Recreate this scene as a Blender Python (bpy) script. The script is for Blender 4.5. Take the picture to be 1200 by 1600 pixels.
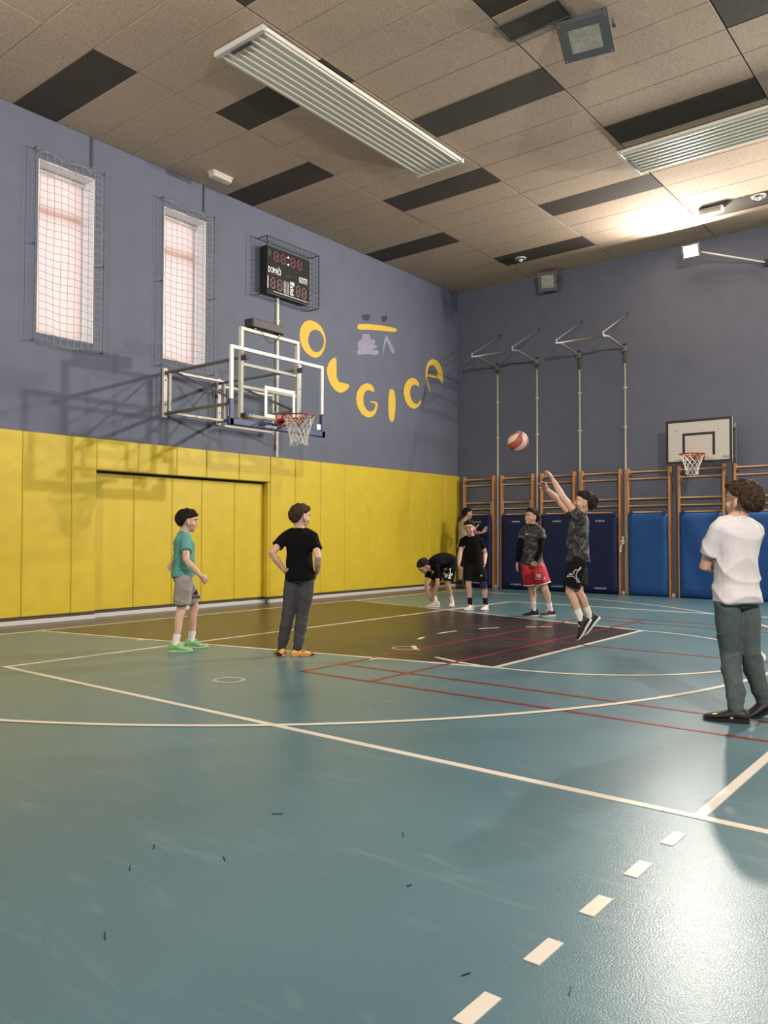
import bpy, bmesh, math, random
import numpy as np
from mathutils import Vector, Matrix, noise
from mathutils.geometry import tessellate_polygon
from mathutils.bvhtree import BVHTree

for o in list(bpy.data.objects):
    bpy.data.objects.remove(o)
SC = bpy.context.scene
COL = SC.collection
random.seed(7)
RNG = np.random.default_rng(7)

# ------------------------------------------------------------------ camera
F_PX, PITCH, YAW, ROLL = 1247.655, 0.0280, 0.6740, 0.0020
CAM = Vector((9.565, -8.114, 1.206))
_fw = Vector((-math.sin(YAW)*math.cos(PITCH), math.cos(YAW)*math.cos(PITCH), math.sin(PITCH)))
_r = Vector((math.cos(YAW), math.sin(YAW), 0))
_u = _r.cross(_fw)
_r2 = math.cos(ROLL)*_r + math.sin(ROLL)*_u
_u2 = -math.sin(ROLL)*_r + math.cos(ROLL)*_u
cam_data = bpy.data.cameras.new('camera')
cam_data.sensor_fit = 'VERTICAL'
cam_data.sensor_height = 24.0
cam_data.lens = 24.0*F_PX/1600.0
cam_data.clip_start = 0.05
cam = bpy.data.objects.new('camera', cam_data)
COL.objects.link(cam)
cam.matrix_world = Matrix(((_r2.x, _u2.x, -_fw.x, CAM.x), (_r2.y, _u2.y, -_fw.y, CAM.y), (_r2.z, _u2.z, -_fw.z, CAM.z), (0, 0, 0, 1)))
SC.camera = cam

# ------------------------------------------------------------------ world (overcast daylight behind the blinds)
W = bpy.data.worlds.new('overcast_sky')
SC.world = W
W.use_nodes = True
_bg = W.node_tree.nodes['Background']
_bg.inputs['Color'].default_value = (0.82, 0.88, 1.0, 1)
_bg.inputs['Strength'].default_value = 2.35

# ------------------------------------------------------------------ exposure
SC.view_settings.view_transform = 'Standard'
SC.view_settings.look = 'None'
SC.view_settings.exposure = 0.0
SC.view_settings.gamma = 1.0
SC.view_settings.use_curve_mapping = False
SC.cycles.max_bounces = 10
SC.cycles.diffuse_bounces = 6
SC.cycles.transparent_max_bounces = 12
SC.cycles.sample_clamp_indirect = 6.0
SC.cycles.caustics_reflective = False
SC.cycles.caustics_refractive = False

# floodlights of the hall: position, aim point, watts (each is built as a lamp further down)
FLOODS = [
    ((4.82, 6.98, 6.50), (4.6, -2.0, 3.7), 360),
    ((8.75, 6.98, 6.55), (7.0, -3.0, 3.4), 950),
    ((12.6, -7.9, 5.55), (4.5, 3.0, 5.2), 860),
    ((15.5, 6.98, 6.00), (13.0, -4.0, 4.6), 600),
    ((3.2, -8.35, 5.45), (3.0, 1.0, 7.2), 300),
]
FLOOD_COLOR = (1.0, 0.93, 0.83)

# room: left wall x = XW, far wall y = YF, ceiling z = ZC
XW, YF, ZC = -0.782, 7.612, 6.894
XR, YN = 23.5, -8.75

# ------------------------------------------------------------------ materials
MATS = {}
def mat(name, color, rough=0.6, metal=0.0, spec=0.5, noise_amt=0.0, noise_scale=8.0, bump=0.0, bump_scale=60.0, emit=None, emit_str=0.0, coat=0.0, stretch=None, detail=4.0):
    if name in MATS:
        return MATS[name]
    m = bpy.data.materials.new(name)
    m.use_nodes = True
    nt = m.node_tree
    b = nt.nodes['Principled BSDF']
    b.inputs['Base Color'].default_value = (*color, 1)
    b.inputs['Roughness'].default_value = rough
    b.inputs['Metallic'].default_value = metal
    b.inputs['Specular IOR Level'].default_value = spec
    if coat:
        b.inputs['Coat Weight'].default_value = coat
    if emit is not None:
        b.inputs['Emission Color'].default_value = (*emit, 1)
        b.inputs['Emission Strength'].default_value = emit_str
    if noise_amt or bump:
        tc = nt.nodes.new('ShaderNodeTexCoord')
        src = tc.outputs['Object']
        if stretch:
            mp = nt.nodes.new('ShaderNodeMapping')
            mp.inputs['Scale'].default_value = stretch
            nt.links.new(src, mp.inputs['Vector'])
            src = mp.outputs['Vector']
    if noise_amt:
        n = nt.nodes.new('ShaderNodeTexNoise')
        n.inputs['Scale'].default_value = noise_scale
        n.inputs['Detail'].default_value = detail
        nt.links.new(src, n.inputs['Vector'])
        r = nt.nodes.new('ShaderNodeValToRGB')
        lo = [max(0, c*(1-noise_amt)) for c in color]
        hi = [min(1, c*(1+noise_amt)) for c in color]
        r.color_ramp.elements[0].position = 0.3
        r.color_ramp.elements[1].position = 0.7
        r.color_ramp.elements[0].color = (*lo, 1)
        r.color_ramp.elements[1].color = (*hi, 1)
        nt.links.new(n.outputs['Fac'], r.inputs['Fac'])
        nt.links.new(r.outputs['Color'], b.inputs['Base Color'])
    if bump:
        n2 = nt.nodes.new('ShaderNodeTexNoise')
        n2.inputs['Scale'].default_value = bump_scale
        n2.inputs['Detail'].default_value = 3
        nt.links.new(src, n2.inputs['Vector'])
        bp = nt.nodes.new('ShaderNodeBump')
        bp.inputs['Strength'].default_value = bump
        bp.inputs['Distance'].default_value = 0.01
        nt.links.new(n2.outputs['Fac'], bp.inputs['Height'])
        nt.links.new(bp.outputs['Normal'], b.inputs['Normal'])
    MATS[name] = m
    return m

def bands(name, colors, scale, rough=0.8, positions=None, stretch=None, distort=0.0, voronoi=False):
    """fabric with hard-edged patches (camouflage, printed shoes)"""
    m = mat(name, colors[0], rough)
    nt = m.node_tree
    b = nt.nodes['Principled BSDF']
    tc = nt.nodes.new('ShaderNodeTexCoord')
    mp = nt.nodes.new('ShaderNodeMapping')
    mp.inputs['Scale'].default_value = stretch or (1, 1, 1)
    nt.links.new(tc.outputs['Object'], mp.inputs['Vector'])
    if voronoi:
        n = nt.nodes.new('ShaderNodeTexVoronoi')
        n.inputs['Scale'].default_value = scale
        sep = nt.nodes.new('ShaderNodeSeparateColor')
        nt.links.new(n.outputs['Color'], sep.inputs['Color'])
        out = sep.outputs['Red']
    else:
        n = nt.nodes.new('ShaderNodeTexNoise')
        n.inputs['Scale'].default_value = scale
        n.inputs['Detail'].default_value = 3
        n.inputs['Distortion'].default_value = distort
        out = n.outputs['Fac']
    nt.links.new(mp.outputs['Vector'], n.inputs['Vector'])
    r = nt.nodes.new('ShaderNodeValToRGB')
    r.color_ramp.interpolation = 'CONSTANT'
    els = r.color_ramp.elements
    els.remove(els[1])
    positions = positions or [0.0] + [0.42 + 0.1*i for i in range(len(colors)-1)]
    els[0].position = 0
    els[0].color = (*colors[0], 1)
    for c, p in list(zip(colors, positions))[1:]:
        e = els.new(p)
        e.color = (*c, 1)
    nt.links.new(out, r.inputs['Fac'])
    nt.links.new(r.outputs['Color'], b.inputs['Base Color'])
    return m

def clear_glass(name, tint=(1, 1, 1), rough=0.0, refl=1.0):
    if name in MATS:
        return MATS[name]
    m = bpy.data.materials.new(name)
    m.use_nodes = True
    nt = m.node_tree
    nt.nodes.remove(nt.nodes['Principled BSDF'])
    out = nt.nodes['Material Output']
    tr = nt.nodes.new('ShaderNodeBsdfTransparent')
    tr.inputs['Color'].default_value = (*tint, 1)
    gl = nt.nodes.new('ShaderNodeBsdfGlossy')
    gl.inputs['Roughness'].default_value = rough
    lw = nt.nodes.new('ShaderNodeLayerWeight')
    lw.inputs['Blend'].default_value = 0.5
    pw = nt.nodes.new('ShaderNodeMath')
    pw.operation = 'POWER'
    pw.inputs[1].default_value = 4.0
    nt.links.new(lw.outputs['Facing'], pw.inputs[0])
    mul = nt.nodes.new('ShaderNodeMath')
    mul.operation = 'MULTIPLY_ADD'
    mul.inputs[1].default_value = 0.9*refl
    mul.inputs[2].default_value = 0.055*refl
    nt.links.new(pw.outputs[0], mul.inputs[0])
    mx = nt.nodes.new('ShaderNodeMixShader')
    nt.links.new(mul.outputs[0], mx.inputs['Fac'])
    nt.links.new(tr.outputs[0], mx.inputs[1])
    nt.links.new(gl.outputs[0], mx.inputs[2])
    nt.links.new(mx.outputs[0], out.inputs['Surface'])
    MATS[name] = m
    return m

def blind_fabric(name, color):
    m = bpy.data.materials.new(name)
    m.use_nodes = True
    nt = m.node_tree
    nt.nodes.remove(nt.nodes['Principled BSDF'])
    out = nt.nodes['Material Output']
    tl = nt.nodes.new('ShaderNodeBsdfTranslucent')
    df = nt.nodes.new('ShaderNodeBsdfDiffuse')
    tl.inputs['Color'].default_value = (*color, 1)
    df.inputs['Color'].default_value = (*color, 1)
    mx = nt.nodes.new('ShaderNodeMixShader')
    mx.inputs['Fac'].default_value = 0.80
    nt.links.new(df.outputs[0], mx.inputs[1])
    nt.links.new(tl.outputs[0], mx.inputs[2])
    nt.links.new(mx.outputs[0], out.inputs['Surface'])
    MATS[name] = m
    return m

def floor_material(name, color, amt=0.10):
    m = bpy.data.materials.new(name)
    m.use_nodes = True
    nt = m.node_tree
    L = nt.links.new
    b = nt.nodes['Principled BSDF']
    tc = nt.nodes.new('ShaderNodeTexCoord')
    n1 = nt.nodes.new('ShaderNodeTexNoise')
    n1.inputs['Scale'].default_value = 0.7
    n1.inputs['Detail'].default_value = 6
    L(tc.outputs['Object'], n1.inputs['Vector'])
    ramp = nt.nodes.new('ShaderNodeValToRGB')
    ramp.color_ramp.elements[0].position = 0.3
    ramp.color_ramp.elements[1].position = 0.7
    ramp.color_ramp.elements[0].color = (*[c*(1-amt) for c in color], 1)
    ramp.color_ramp.elements[1].color = (*[c*(1+amt) for c in color], 1)
    L(n1.outputs['Fac'], ramp.inputs['Fac'])
    # scuffs: stretched, warped noise turned into thin pale streaks
    mp = nt.nodes.new('ShaderNodeMapping')
    mp.inputs['Scale'].default_value = (1.0, 5.0, 1.0)
    mp.inputs['Rotation'].default_value = (0, 0, 0.5)
    L(tc.outputs['Object'], mp.inputs['Vector'])
    n2 = nt.nodes.new('ShaderNodeTexNoise')
    n2.inputs['Scale'].default_value = 2.2
    n2.inputs['Detail'].default_value = 8
    n2.inputs['Distortion'].default_value = 1.2
    L(mp.outputs['Vector'], n2.inputs['Vector'])
    sr = nt.nodes.new('ShaderNodeValToRGB')
    sr.color_ramp.elements[0].position = 0.58
    sr.color_ramp.elements[1].position = 0.70
    sr.color_ramp.elements[0].color = (0, 0, 0, 1)
    sr.color_ramp.elements[1].color = (0.14, 0.14, 0.14, 1)
    L(n2.outputs['Fac'], sr.inputs['Fac'])
    mix = nt.nodes.new('ShaderNodeMixRGB')
    mix.inputs['Color2'].default_value = (0.30, 0.36, 0.36, 1)
    L(sr.outputs['Color'], mix.inputs['Fac'])
    L(ramp.outputs['Color'], mix.inputs['Color1'])
    L(mix.outputs['Color'], b.inputs['Base Color'])
    rr = nt.nodes.new('ShaderNodeMapRange')
    rr.inputs['To Min'].default_value = 0.24
    rr.inputs['To Max'].default_value = 0.34
    L(n1.outputs['Fac'], rr.inputs['Value'])
    L(rr.outputs['Result'], b.inputs['Roughness'])
    n3 = nt.nodes.new('ShaderNodeTexNoise')
    n3.inputs['Scale'].default_value = 160
    n3.inputs['Detail'].default_value = 2
    L(tc.outputs['Object'], n3.inputs['Vector'])
    bp = nt.nodes.new('ShaderNodeBump')
    bp.inputs['Strength'].default_value = 0.21
    bp.inputs['Distance'].default_value = 0.004
    L(n3.outputs['Fac'], bp.inputs['Height'])
    L(bp.outputs['Normal'], b.inputs['Normal'])
    b.inputs['Specular IOR Level'].default_value = 0.5
    MATS[name] = m
    return m

# ------------------------------------------------------------------ mesh helpers
ORG = {}
def nv(v):
    v = np.asarray(v, float)
    n = np.linalg.norm(v)
    return v/n if n > 1e-12 else v

class MB:
    def __init__(s):
        s.v, s.f = [], []
    def add(s, vs, fs):
        o = len(s.v)
        s.v.extend([tuple(map(float, q)) for q in vs])
        s.f.extend([tuple(i+o for i in q) for q in fs])
        return s
    def box(s, x0, x1, y0, y1, z0, z1, c=0.0):
        ctr = ((x0+x1)/2, (y0+y1)/2, (z0+z1)/2)
        return s.obox(ctr, (1, 0, 0), (0, 1, 0), (0, 0, 1), abs(x1-x0)/2, abs(y1-y0)/2, abs(z1-z0)/2, c)
    def obox(s, ctr, ax, ay, az, hx, hy, hz, c=0.0):
        ctr, ax, ay, az = (np.asarray(q, float) for q in (ctr, ax, ay, az))
        if c <= 0:
            vs = [ctr+ax*hx*a+ay*hy*b+az*hz*d for a in (-1, 1) for b in (-1, 1) for d in (-1, 1)]
            return s.add(vs, [(0, 1, 3, 2), (4, 6, 7, 5), (0, 4, 5, 1), (2, 3, 7, 6), (0, 2, 6, 4), (1, 5, 7, 3)])
        c = min(c, hx*.9, hy*.9, hz*.9)
        vs, idx = [], {}
        for a in (-1, 1):
            for b in (-1, 1):
                for d in (-1, 1):
                    for k in range(3):
                        h = [hx-c, hy-c, hz-c]
                        h[k] += c
                        idx[(a, b, d, k)] = len(vs)
                        vs.append(ctr+ax*h[0]*a+ay*h[1]*b+az*h[2]*d)
        fs = []
        for sg in (-1, 1):
            q = [(-1, -1), (1, -1), (1, 1), (-1, 1)]
            if sg < 0: q = q[::-1]
            fs.append([idx[(sg, b, d, 0)] for b, d in q])
            fs.append([idx[(b, sg, d, 1)] for d, b in q])
            fs.append([idx[(b, d, sg, 2)] for b, d in q])
        for p in (-1, 1):
            for q in (-1, 1):
                def e(f, flip):
                    fs.append(f if not flip else f[::-1])
                e([idx[(p, q, -1, 0)], idx[(p, q, -1, 1)], idx[(p, q, 1, 1)], idx[(p, q, 1, 0)]], p*q < 0)
                e([idx[(p, -1, q, 0)], idx[(p, 1, q, 0)], idx[(p, 1, q, 2)], idx[(p, -1, q, 2)]], p*q < 0)
                e([idx[(-1, p, q, 1)], idx[(-1, p, q, 2)], idx[(1, p, q, 2)], idx[(1, p, q, 1)]], p*q < 0)
                for w in (-1, 1):
                    e([idx[(p, q, w, 0)], idx[(p, q, w, 1)], idx[(p, q, w, 2)]], p*q*w < 0)
        return s.add(vs, fs)
    def tube(s, pts, r, n=8, closed=False, ratio=1.0, ref=None):
        P = [np.asarray(q, float) for q in pts]
        m = len(P)
        R = [r]*m if np.isscalar(r) else list(r)
        T = []
        for i in range(m):
            a = P[(i-1) % m] if (closed or i > 0) else P[i]
            b = P[(i+1) % m] if (closed or i < m-1) else P[i]
            T.append(nv(b-a))
        up = np.array((0, 0, 1.0)) if ref is None else nv(ref)
        if abs(T[0] @ up) > .95: up = np.array((1.0, 0, 0)) if abs(T[0][0]) < .9 else np.array((0, 1.0, 0))
        N = nv(up-T[0]*(up @ T[0]))
        vs = []
        for i in range(m):
            N = nv(N-T[i]*(N @ T[i]))
            B = np.cross(T[i], N)
            for k in range(n):
                a = 2*math.pi*k/n
                vs.append(P[i]+R[i]*(math.cos(a)*N*ratio+math.sin(a)*B))
        fs = []
        for i in range(m if closed else m-1):
            j = (i+1) % m
            for k in range(n):
                k2 = (k+1) % n
                fs.append((i*n+k, j*n+k, j*n+k2, i*n+k2)[::-1])
        if not closed:
            fs.append(tuple(range(n))[::-1][::-1])
            fs.append(tuple((m-1)*n+k for k in range(n))[::-1])
            fs[-2] = tuple(range(n))[::1]
        return s.add(vs, fs)
    def loft(s, rings):
        n = len(rings[0])
        vs = [q for r in rings for q in r]
        fs = []
        for i in range(len(rings)-1):
            for k in range(n):
                k2 = (k+1) % n
                fs.append((i*n+k, i*n+k2, (i+1)*n+k2, (i+1)*n+k))
        fs.append(tuple(range(n))[::-1])
        fs.append(tuple((len(rings)-1)*n+k for k in range(n)))
        return s.add(vs, fs)
    def ell(s, ctr, ax, ay, az, n=16, m=10):
        """ellipsoid with full axis vectors"""
        ctr, ax, ay, az = (np.asarray(q, float) for q in (ctr, ax, ay, az))
        vs = [ctr+az]
        for i in range(1, m):
            t = math.pi*i/m
            for k in range(n):
                a = 2*math.pi*k/n
                vs.append(ctr+az*math.cos(t)+math.sin(t)*(math.cos(a)*ax+math.sin(a)*ay))
        vs.append(ctr-az)
        fs = [(0, 1+k, 1+(k+1) % n) for k in range(n)]
        for i in range(m-2):
            for k in range(n):
                a, b = 1+i*n+k, 1+i*n+(k+1) % n
                fs.append((a, a+n, b+n, b))
        l = len(vs)-1
        fs += [(l, l-n+(k+1) % n, l-n+k) for k in range(n)]
        return s.add(vs, fs)
    def sphere(s, c, r, n=12, m=8):
        return s.ell(c, (r, 0, 0), (0, r, 0), (0, 0, r), n, m)
    def prism(s, loops, org, ex, ey, en, t):
        """flat shape (first loop outline, others holes) in 2D -> slab of thickness t along en"""
        org, ex, ey, en = (np.asarray(q, float) for q in (org, ex, ey, en))
        tri = tessellate_polygon([[Vector((a, b, 0)) for a, b in lp] for lp in loops])
        flat = [q for lp in loops for q in lp]
        bot = [org+ex*a+ey*b for a, b in flat]
        top = [q+en*t for q in bot]
        n = len(flat)
        fs = []
        for a, b, c in tri:
            nn = np.cross(np.asarray(top[b])-top[a], np.asarray(top[c])-top[a])
            if nn @ en < 0: a, b, c = a, c, b
            fs += [(n+a, n+b, n+c), (c, b, a)]
        o = 0
        for li, lp in enumerate(loops):
            area = sum(lp[i][0]*lp[(i+1) % len(lp)][1]-lp[(i+1) % len(lp)][0]*lp[i][1] for i in range(len(lp)))
            rh = np.cross(ex, ey) @ en > 0
            ccw = (area > 0) == rh
            if li > 0: ccw = not ccw
            for i in range(len(lp)):
                j = (i+1) % len(lp)
                q = (o+i, o+j, n+o+j, n+o+i)
                fs.append(q if ccw or li > 0 and False else q[::-1])
            o += len(lp)
        return s.add(bot+top, fs)
    def mesh(s, name, org=(0, 0, 0)):
        me = bpy.data.meshes.new(name)
        o = np.asarray(org, float)
        me.from_pydata([tuple(np.asarray(q)-o) for q in s.v], [], s.f)
        me.update()
        return me
    def build(s, name, m, parent=None, smooth=False, org=None, props=None):
        if parent is not None:
            org = ORG.get(parent.name, (0, 0, 0))
        elif org is None:
            org = (0, 0, 0)
        me = s.mesh(name, org)
        return finish(name, me, m, parent, smooth, org, props)

def finish(name, me, m, parent=None, smooth=False, org=(0, 0, 0), props=None):
    ob = bpy.data.objects.new(name, me)
    COL.objects.link(ob)
    if m is not None:
        me.materials.append(m if not isinstance(m, str) else MATS[m])
    if smooth:
        me.polygons.foreach_set('use_smooth', [True]*len(me.polygons))
        if smooth == 'auto':
            me.set_sharp_from_angle(angle=math.radians(40))
    if parent is not None:
        ob.parent = parent
    else:
        ob.location = org
    ORG[ob.name] = tuple(org)
    for k, v in (props or {}).items():
        ob[k] = v
    return ob

def thing(name, label, cat, loc, group=None, kind=None):
    o = bpy.data.objects.new(name, None)
    o.empty_display_size = 0.1
    COL.objects.link(o)
    o.location = loc
    ORG[o.name] = tuple(loc)
    if label: o['label'] = label
    if cat: o['category'] = cat
    if group: o['group'] = group
    if kind: o['kind'] = kind
    return o

def struct(kind='structure', **kw):
    d = {'kind': kind}
    d.update(kw)
    return d

def tag(o, label, cat, group=None):
    o['label'] = label
    o['category'] = cat
    if group: o['group'] = group
    return o

def placed(name, me, parent, loc):
    """another object sharing mesh data, loc in world"""
    o = bpy.data.objects.new(name, me)
    COL.objects.link(o)
    if parent is not None:
        o.parent = parent
        pl = ORG.get(parent.name, (0, 0, 0))
        o.location = tuple(np.asarray(loc)-np.asarray(pl))
    else:
        o.location = loc
    ORG[o.name] = tuple(loc)
    return o

def text2d(txt, size=1.0, align='CENTER', shear=0.0, space=1.0, bold=0.0):
    cu = bpy.data.curves.new('txt', 'FONT')
    cu.body = txt
    cu.size = size
    cu.align_x = align
    cu.align_y = 'CENTER'
    cu.shear = shear
    cu.space_character = space
    cu.offset = bold
    cu.resolution_u = 2
    ob = bpy.data.objects.new('txt', cu)
    COL.objects.link(ob)
    dg = bpy.context.evaluated_depsgraph_get()
    me = bpy.data.meshes.new_from_object(ob.evaluated_get(dg))
    vs = [tuple(v.co[:2]) for v in me.vertices]
    fs = [tuple(p.vertices) for p in me.polygons]
    bpy.data.objects.remove(ob)
    bpy.data.curves.remove(cu)
    bpy.data.meshes.remove(me)
    return vs, fs

def text_on(mb, txt, size, ctr, ex, ey, **kw):
    vs, fs = text2d(txt, size, **kw)
    ctr, ex, ey = (np.asarray(q, float) for q in (ctr, ex, ey))
    mb.add([ctr+ex*a+ey*b for a, b in vs], fs)
    return mb

# ------------------------------------------------------------------ base palette
mat('wall_blue', (0.116, 0.129, 0.180), 0.75, noise_amt=0.05, noise_scale=3, bump=0.15, bump_scale=220)
mat('mat_yellow', (0.61, 0.455, 0.030), 0.45, noise_amt=0.05, noise_scale=5, bump=0.05, bump_scale=150)
mat('white_paint', (0.62, 0.58, 0.53), 0.5)
mat('reveal_white', (0.72, 0.72, 0.74), 0.6)
mat('dark_grey', (0.055, 0.053, 0.055), 0.6)
mat('black_paint', (0.012, 0.012, 0.012), 0.45)
mat('black_plastic', (0.018, 0.017, 0.017), 0.4)
mat('cream_steel', (0.55, 0.51, 0.44), 0.45)
mat('grey_steel', (0.20, 0.20, 0.19), 0.35, metal=0.6)
mat('galvanised', (0.50, 0.48, 0.45), 0.35, metal=0.75)
mat('panel_tan', (0.50, 0.385, 0.295), 0.95, spec=0.2, noise_amt=0.30, noise_scale=70, bump=0.6, bump_scale=180, detail=6)
mat('panel_dark', (0.078, 0.066, 0.055), 0.95, spec=0.2, noise_amt=0.25, noise_scale=70, bump=0.5, bump_scale=180)
mat('joint_dark', (0.035, 0.028, 0.022), 0.9)
mat('heater_metal', (0.74, 0.70, 0.62), 0.40, metal=0.0)
mat('heater_edge', (0.62, 0.60, 0.56), 0.4, metal=0.3)
mat('wood', (0.50, 0.235, 0.095), 0.42, noise_amt=0.25, noise_scale=6, stretch=(6, 6, 0.6))
mat('wood_rung', (0.50, 0.285, 0.135), 0.42, noise_amt=0.22, noise_scale=6, stretch=(0.6, 6, 6))
mat('mat_navy', (0.0065, 0.014, 0.062), 0.5, spec=0.25, noise_amt=0.15, noise_scale=3, bump=0.12, bump_scale=9)
mat('mat_blue', (0.012, 0.072, 0.255), 0.5, spec=0.3, noise_amt=0.12, noise_scale=3, bump=0.20, bump_scale=6)
mat('print_white', (0.80, 0.80, 0.80), 0.5)
mat('letter_yellow', (0.74, 0.47, 0.055), 0.7)
mat('letter_dark', (0.035, 0.032, 0.035), 0.7)
mat('letter_lilac', (0.28, 0.27, 0.36), 0.7, noise_amt=0.10, noise_scale=6)
mat('line_white', (0.66, 0.60, 0.52), 0.30)
mat('line_red', (0.20, 0.020, 0.020), 0.30)
mat('hoop_red', (0.30, 0.022, 0.014), 0.4)
mat('pad_navy', (0.018, 0.030, 0.110), 0.45)
mat('net_cord', (0.72, 0.68, 0.60), 0.8)
mat('rope_grey', (0.30, 0.30, 0.29), 0.8)
mat('board_white', (0.72, 0.68, 0.63), 0.4)
mat('frame_white', (0.74, 0.70, 0.65), 0.4)
mat('plastic_white', (0.60, 0.57, 0.53), 0.4)
mat('lamp_glass_off', (0.32, 0.32, 0.27), 0.15, noise_amt=0.2, noise_scale=14)
mat('lamp_on', (1, 1, 1), 0.4, emit=(1.0, 0.93, 0.80), emit_str=26.0)
mat('lamp_housing', (0.085, 0.095, 0.10), 0.45)
mat('segment_red', (0.14, 0.010, 0.008), 0.4)
mat('segment_back', (0.012, 0.009, 0.008), 0.6, spec=0.2)
mat('led_white', (1, 1, 1), 0.4, emit=(1, 1, 1), emit_str=2.0)
clear_glass('clear_glass', (0.97, 0.985, 0.98))
clear_glass('window_glass', (0.96, 0.98, 0.98))
blind_fabric('blind_fabric', (0.86, 0.62, 0.53))
floor_material('floor_teal', (0.082, 0.158, 0.186))
floor_material('floor_lane', (0.022, 0.017, 0.019), 0.2)
floor_material('floor_border', (0.075, 0.062, 0.052), 0.1)

# ================================================================== STRUCTURE
TH = 0.42
# ---- floor with its painted court (paint = thin coats, children of the floor)
fl = MB().box(XW-TH, XR, YN, YF+0.3, -0.2, 0.0).build('floor', MATS['floor_teal'], props=struct())
def coat(name, m, poly, z):
    mb = MB().prism([poly], (0, 0, -0.0001), (1, 0, 0), (0, 1, 0), (0, 0, 1), z)
    return mb.build(name, MATS[m], fl)
coat('border_strip', 'floor_border', [(XW+.02, YN), (-0.02, YN), (-0.02, YF), (XW+.02, YF)], 0.0012)
coat('painted_lane', 'floor_lane', [(0.0, -3.0), (5.8, -1.8), (5.8, 1.8), (0.0, 3.0)], 0.0012)
ZL = 0.0022
NL = [0]
def zstep(z):
    NL[0] += 1
    return z+NL[0]*0.00004
def line(p, q, w=0.05, m='line_white', z=ZL, name='court_line'):
    p, q = np.array(p, float), np.array(q, float)
    d = nv(q-p); n = np.array((-d[1], d[0]))*w/2
    return coat(name, m, [tuple(p-n), tuple(q-n), tuple(q+n), tuple(p+n)], zstep(z))
def arc(c, r, a0, a1, w=0.05, n=48, m='line_white', z=ZL, name='court_line'):
    A = [math.radians(a0+(a1-a0)*i/n) for i in range(n+1)]
    z = zstep(z)
    mb = MB()
    vs, fs = [], []
    for a in A:
        for rr in (r-w/2, r+w/2):
            vs.append((c[0]+rr*math.cos(a), c[1]+rr*math.sin(a), z))
    for i in range(n):
        fs.append((2*i, 2*i+1, 2*i+3, 2*i+2))
    mb.add(vs, fs)
    return mb.build(name, MATS[m], fl)
line((0, -6.9), (0, 7.1))                                   # basketball end line
line((0, -3), (5.8, -1.8)); line((0, 3), (5.8, 1.8)); line((5.8, -1.83), (5.8, 1.83))
arc((5.8, 0), 1.8, -115, 90, n=64)
for a0, a1 in ((219, 230), (195, 202), (171, 183), (149, 159), (126, 137)):
    arc((5.8, 0), 1.8, a0, a1, n=6)
line((0, -6.27), (1.575, -6.27)); line((0, 6.27), (1.575, 6.27))
arc((1.575, 0), 6.27, -90, 90, n=96, w=0.055, z=ZL+.0004)
for x_, y_ in ((1.70, 1), (4.62, 1), (1.70, -1), (4.62, -1)):  # lane place marks
    yy = y_*(3-1.2*x_/5.8)
    line((x_, yy), (x_, yy+y_*.11), w=0.06, name='lane_mark')
line((2.354, -4.605), (2.354, 4.605), z=ZL+.0002)           # volleyball
line((2.33, -4.58), (20.4, -4.58), z=ZL+.0006); line((2.33, 4.58), (20.4, 4.58), z=ZL+.0006)
line((8.465, -4.58), (8.465, 4.58), z=ZL+.0003); line((11.4, -4.58), (11.4, 4.58), z=ZL+.0003)
for y0 in (-6.43, -6.07, -5.705, -5.34, -4.97):
    line((8.465, y0), (8.465, y0+.155), w=0.05, name='court_dash')
for y in (-3.04, -2.53, 2.60, 3.07):                        # badminton
    line((4.58, y), (18.0, y), w=0.04, m='line_red', z=0.0018)
for x in (4.60, 5.37):
    line((x, -3.06), (x, 3.09), w=0.04, m='line_red', z=0.0018)
line((4.60, 0.09), (9.3, 0.09), w=0.04, m='line_red', z=0.0018); line((9.3, -3.04), (9.3, 3.07), w=0.04, m='line_red', z=0.0018)
for cx, cy in ((4.44, -3.74), (4.44, -1.35)):
    arc((cx, cy), 0.125, 0, 360, w=0.012, n=40, name='socket_ring')
    arc((cx, cy), 0.105, 0, 360, w=0.006, n=40, name='socket_ring')
mat('scuff_black', (0.012, 0.012, 0.012), 0.5)
for (x, y, a, l_) in ((7.62, -5.55, 2.3, .05), (7.02, -5.7, .7, .05), (7.25, -6.15, 2.6, .04), (6.95, -6.25, 2.4, .05), (7.05, -6.42, 2.5, .05), (8.35, -6.25, 1.2, .03), (8.62, -6.15, 1.9, .04), (7.9, -5.9, 1.3, .02), (7.42, -6.75, 2.6, .05)):
    line((x, y), (x+l_*math.cos(a), y+l_*math.sin(a)), w=0.0028, m='scuff_black', z=0.0016, name='scuff_mark')

# ---- left wall with two window openings and the padded door niche
WIN = [(-2.685, -1.845), (-0.655, 0.165)]
ZW0, ZW1 = 3.925, 6.30
NY0, NY1, NZ, ND = -1.79, 1.575, 2.115, 0.115
mb = MB()
xs = (XW-TH, XW)
def wl(y0, y1, z0, z1, xf=XW):
    mb.box(XW-TH, xf, y0, y1, z0, z1)
wl(YN-.3, NY0, 0, ZW0); wl(NY1, YF+.3, 0, ZW0); wl(NY0, NY1, NZ, ZW0); wl(NY0, NY1, 0, NZ, XW-ND)
wl(YN-.3, WIN[0][0], ZW0, ZW1); wl(WIN[0][1], WIN[1][0], ZW0, ZW1); wl(WIN[1][1], YF+.3, ZW0, ZW1)
wl(YN-.3, YF+.3, ZW1, ZC+.3)
wall_left = mb.build('wall_left', MATS['wall_blue'], props=struct())
wall_far = MB().box(XW-TH, XR+.3, YF, YF+.3, 0, ZC+.3).build('wall_far', MATS['wall_blue'], props=struct())
wall_right = MB().box(XR, XR+.3, YN-.3, YF, 0, ZC+.3).build('wall_right', MATS['wall_blue'], props=struct())
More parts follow.
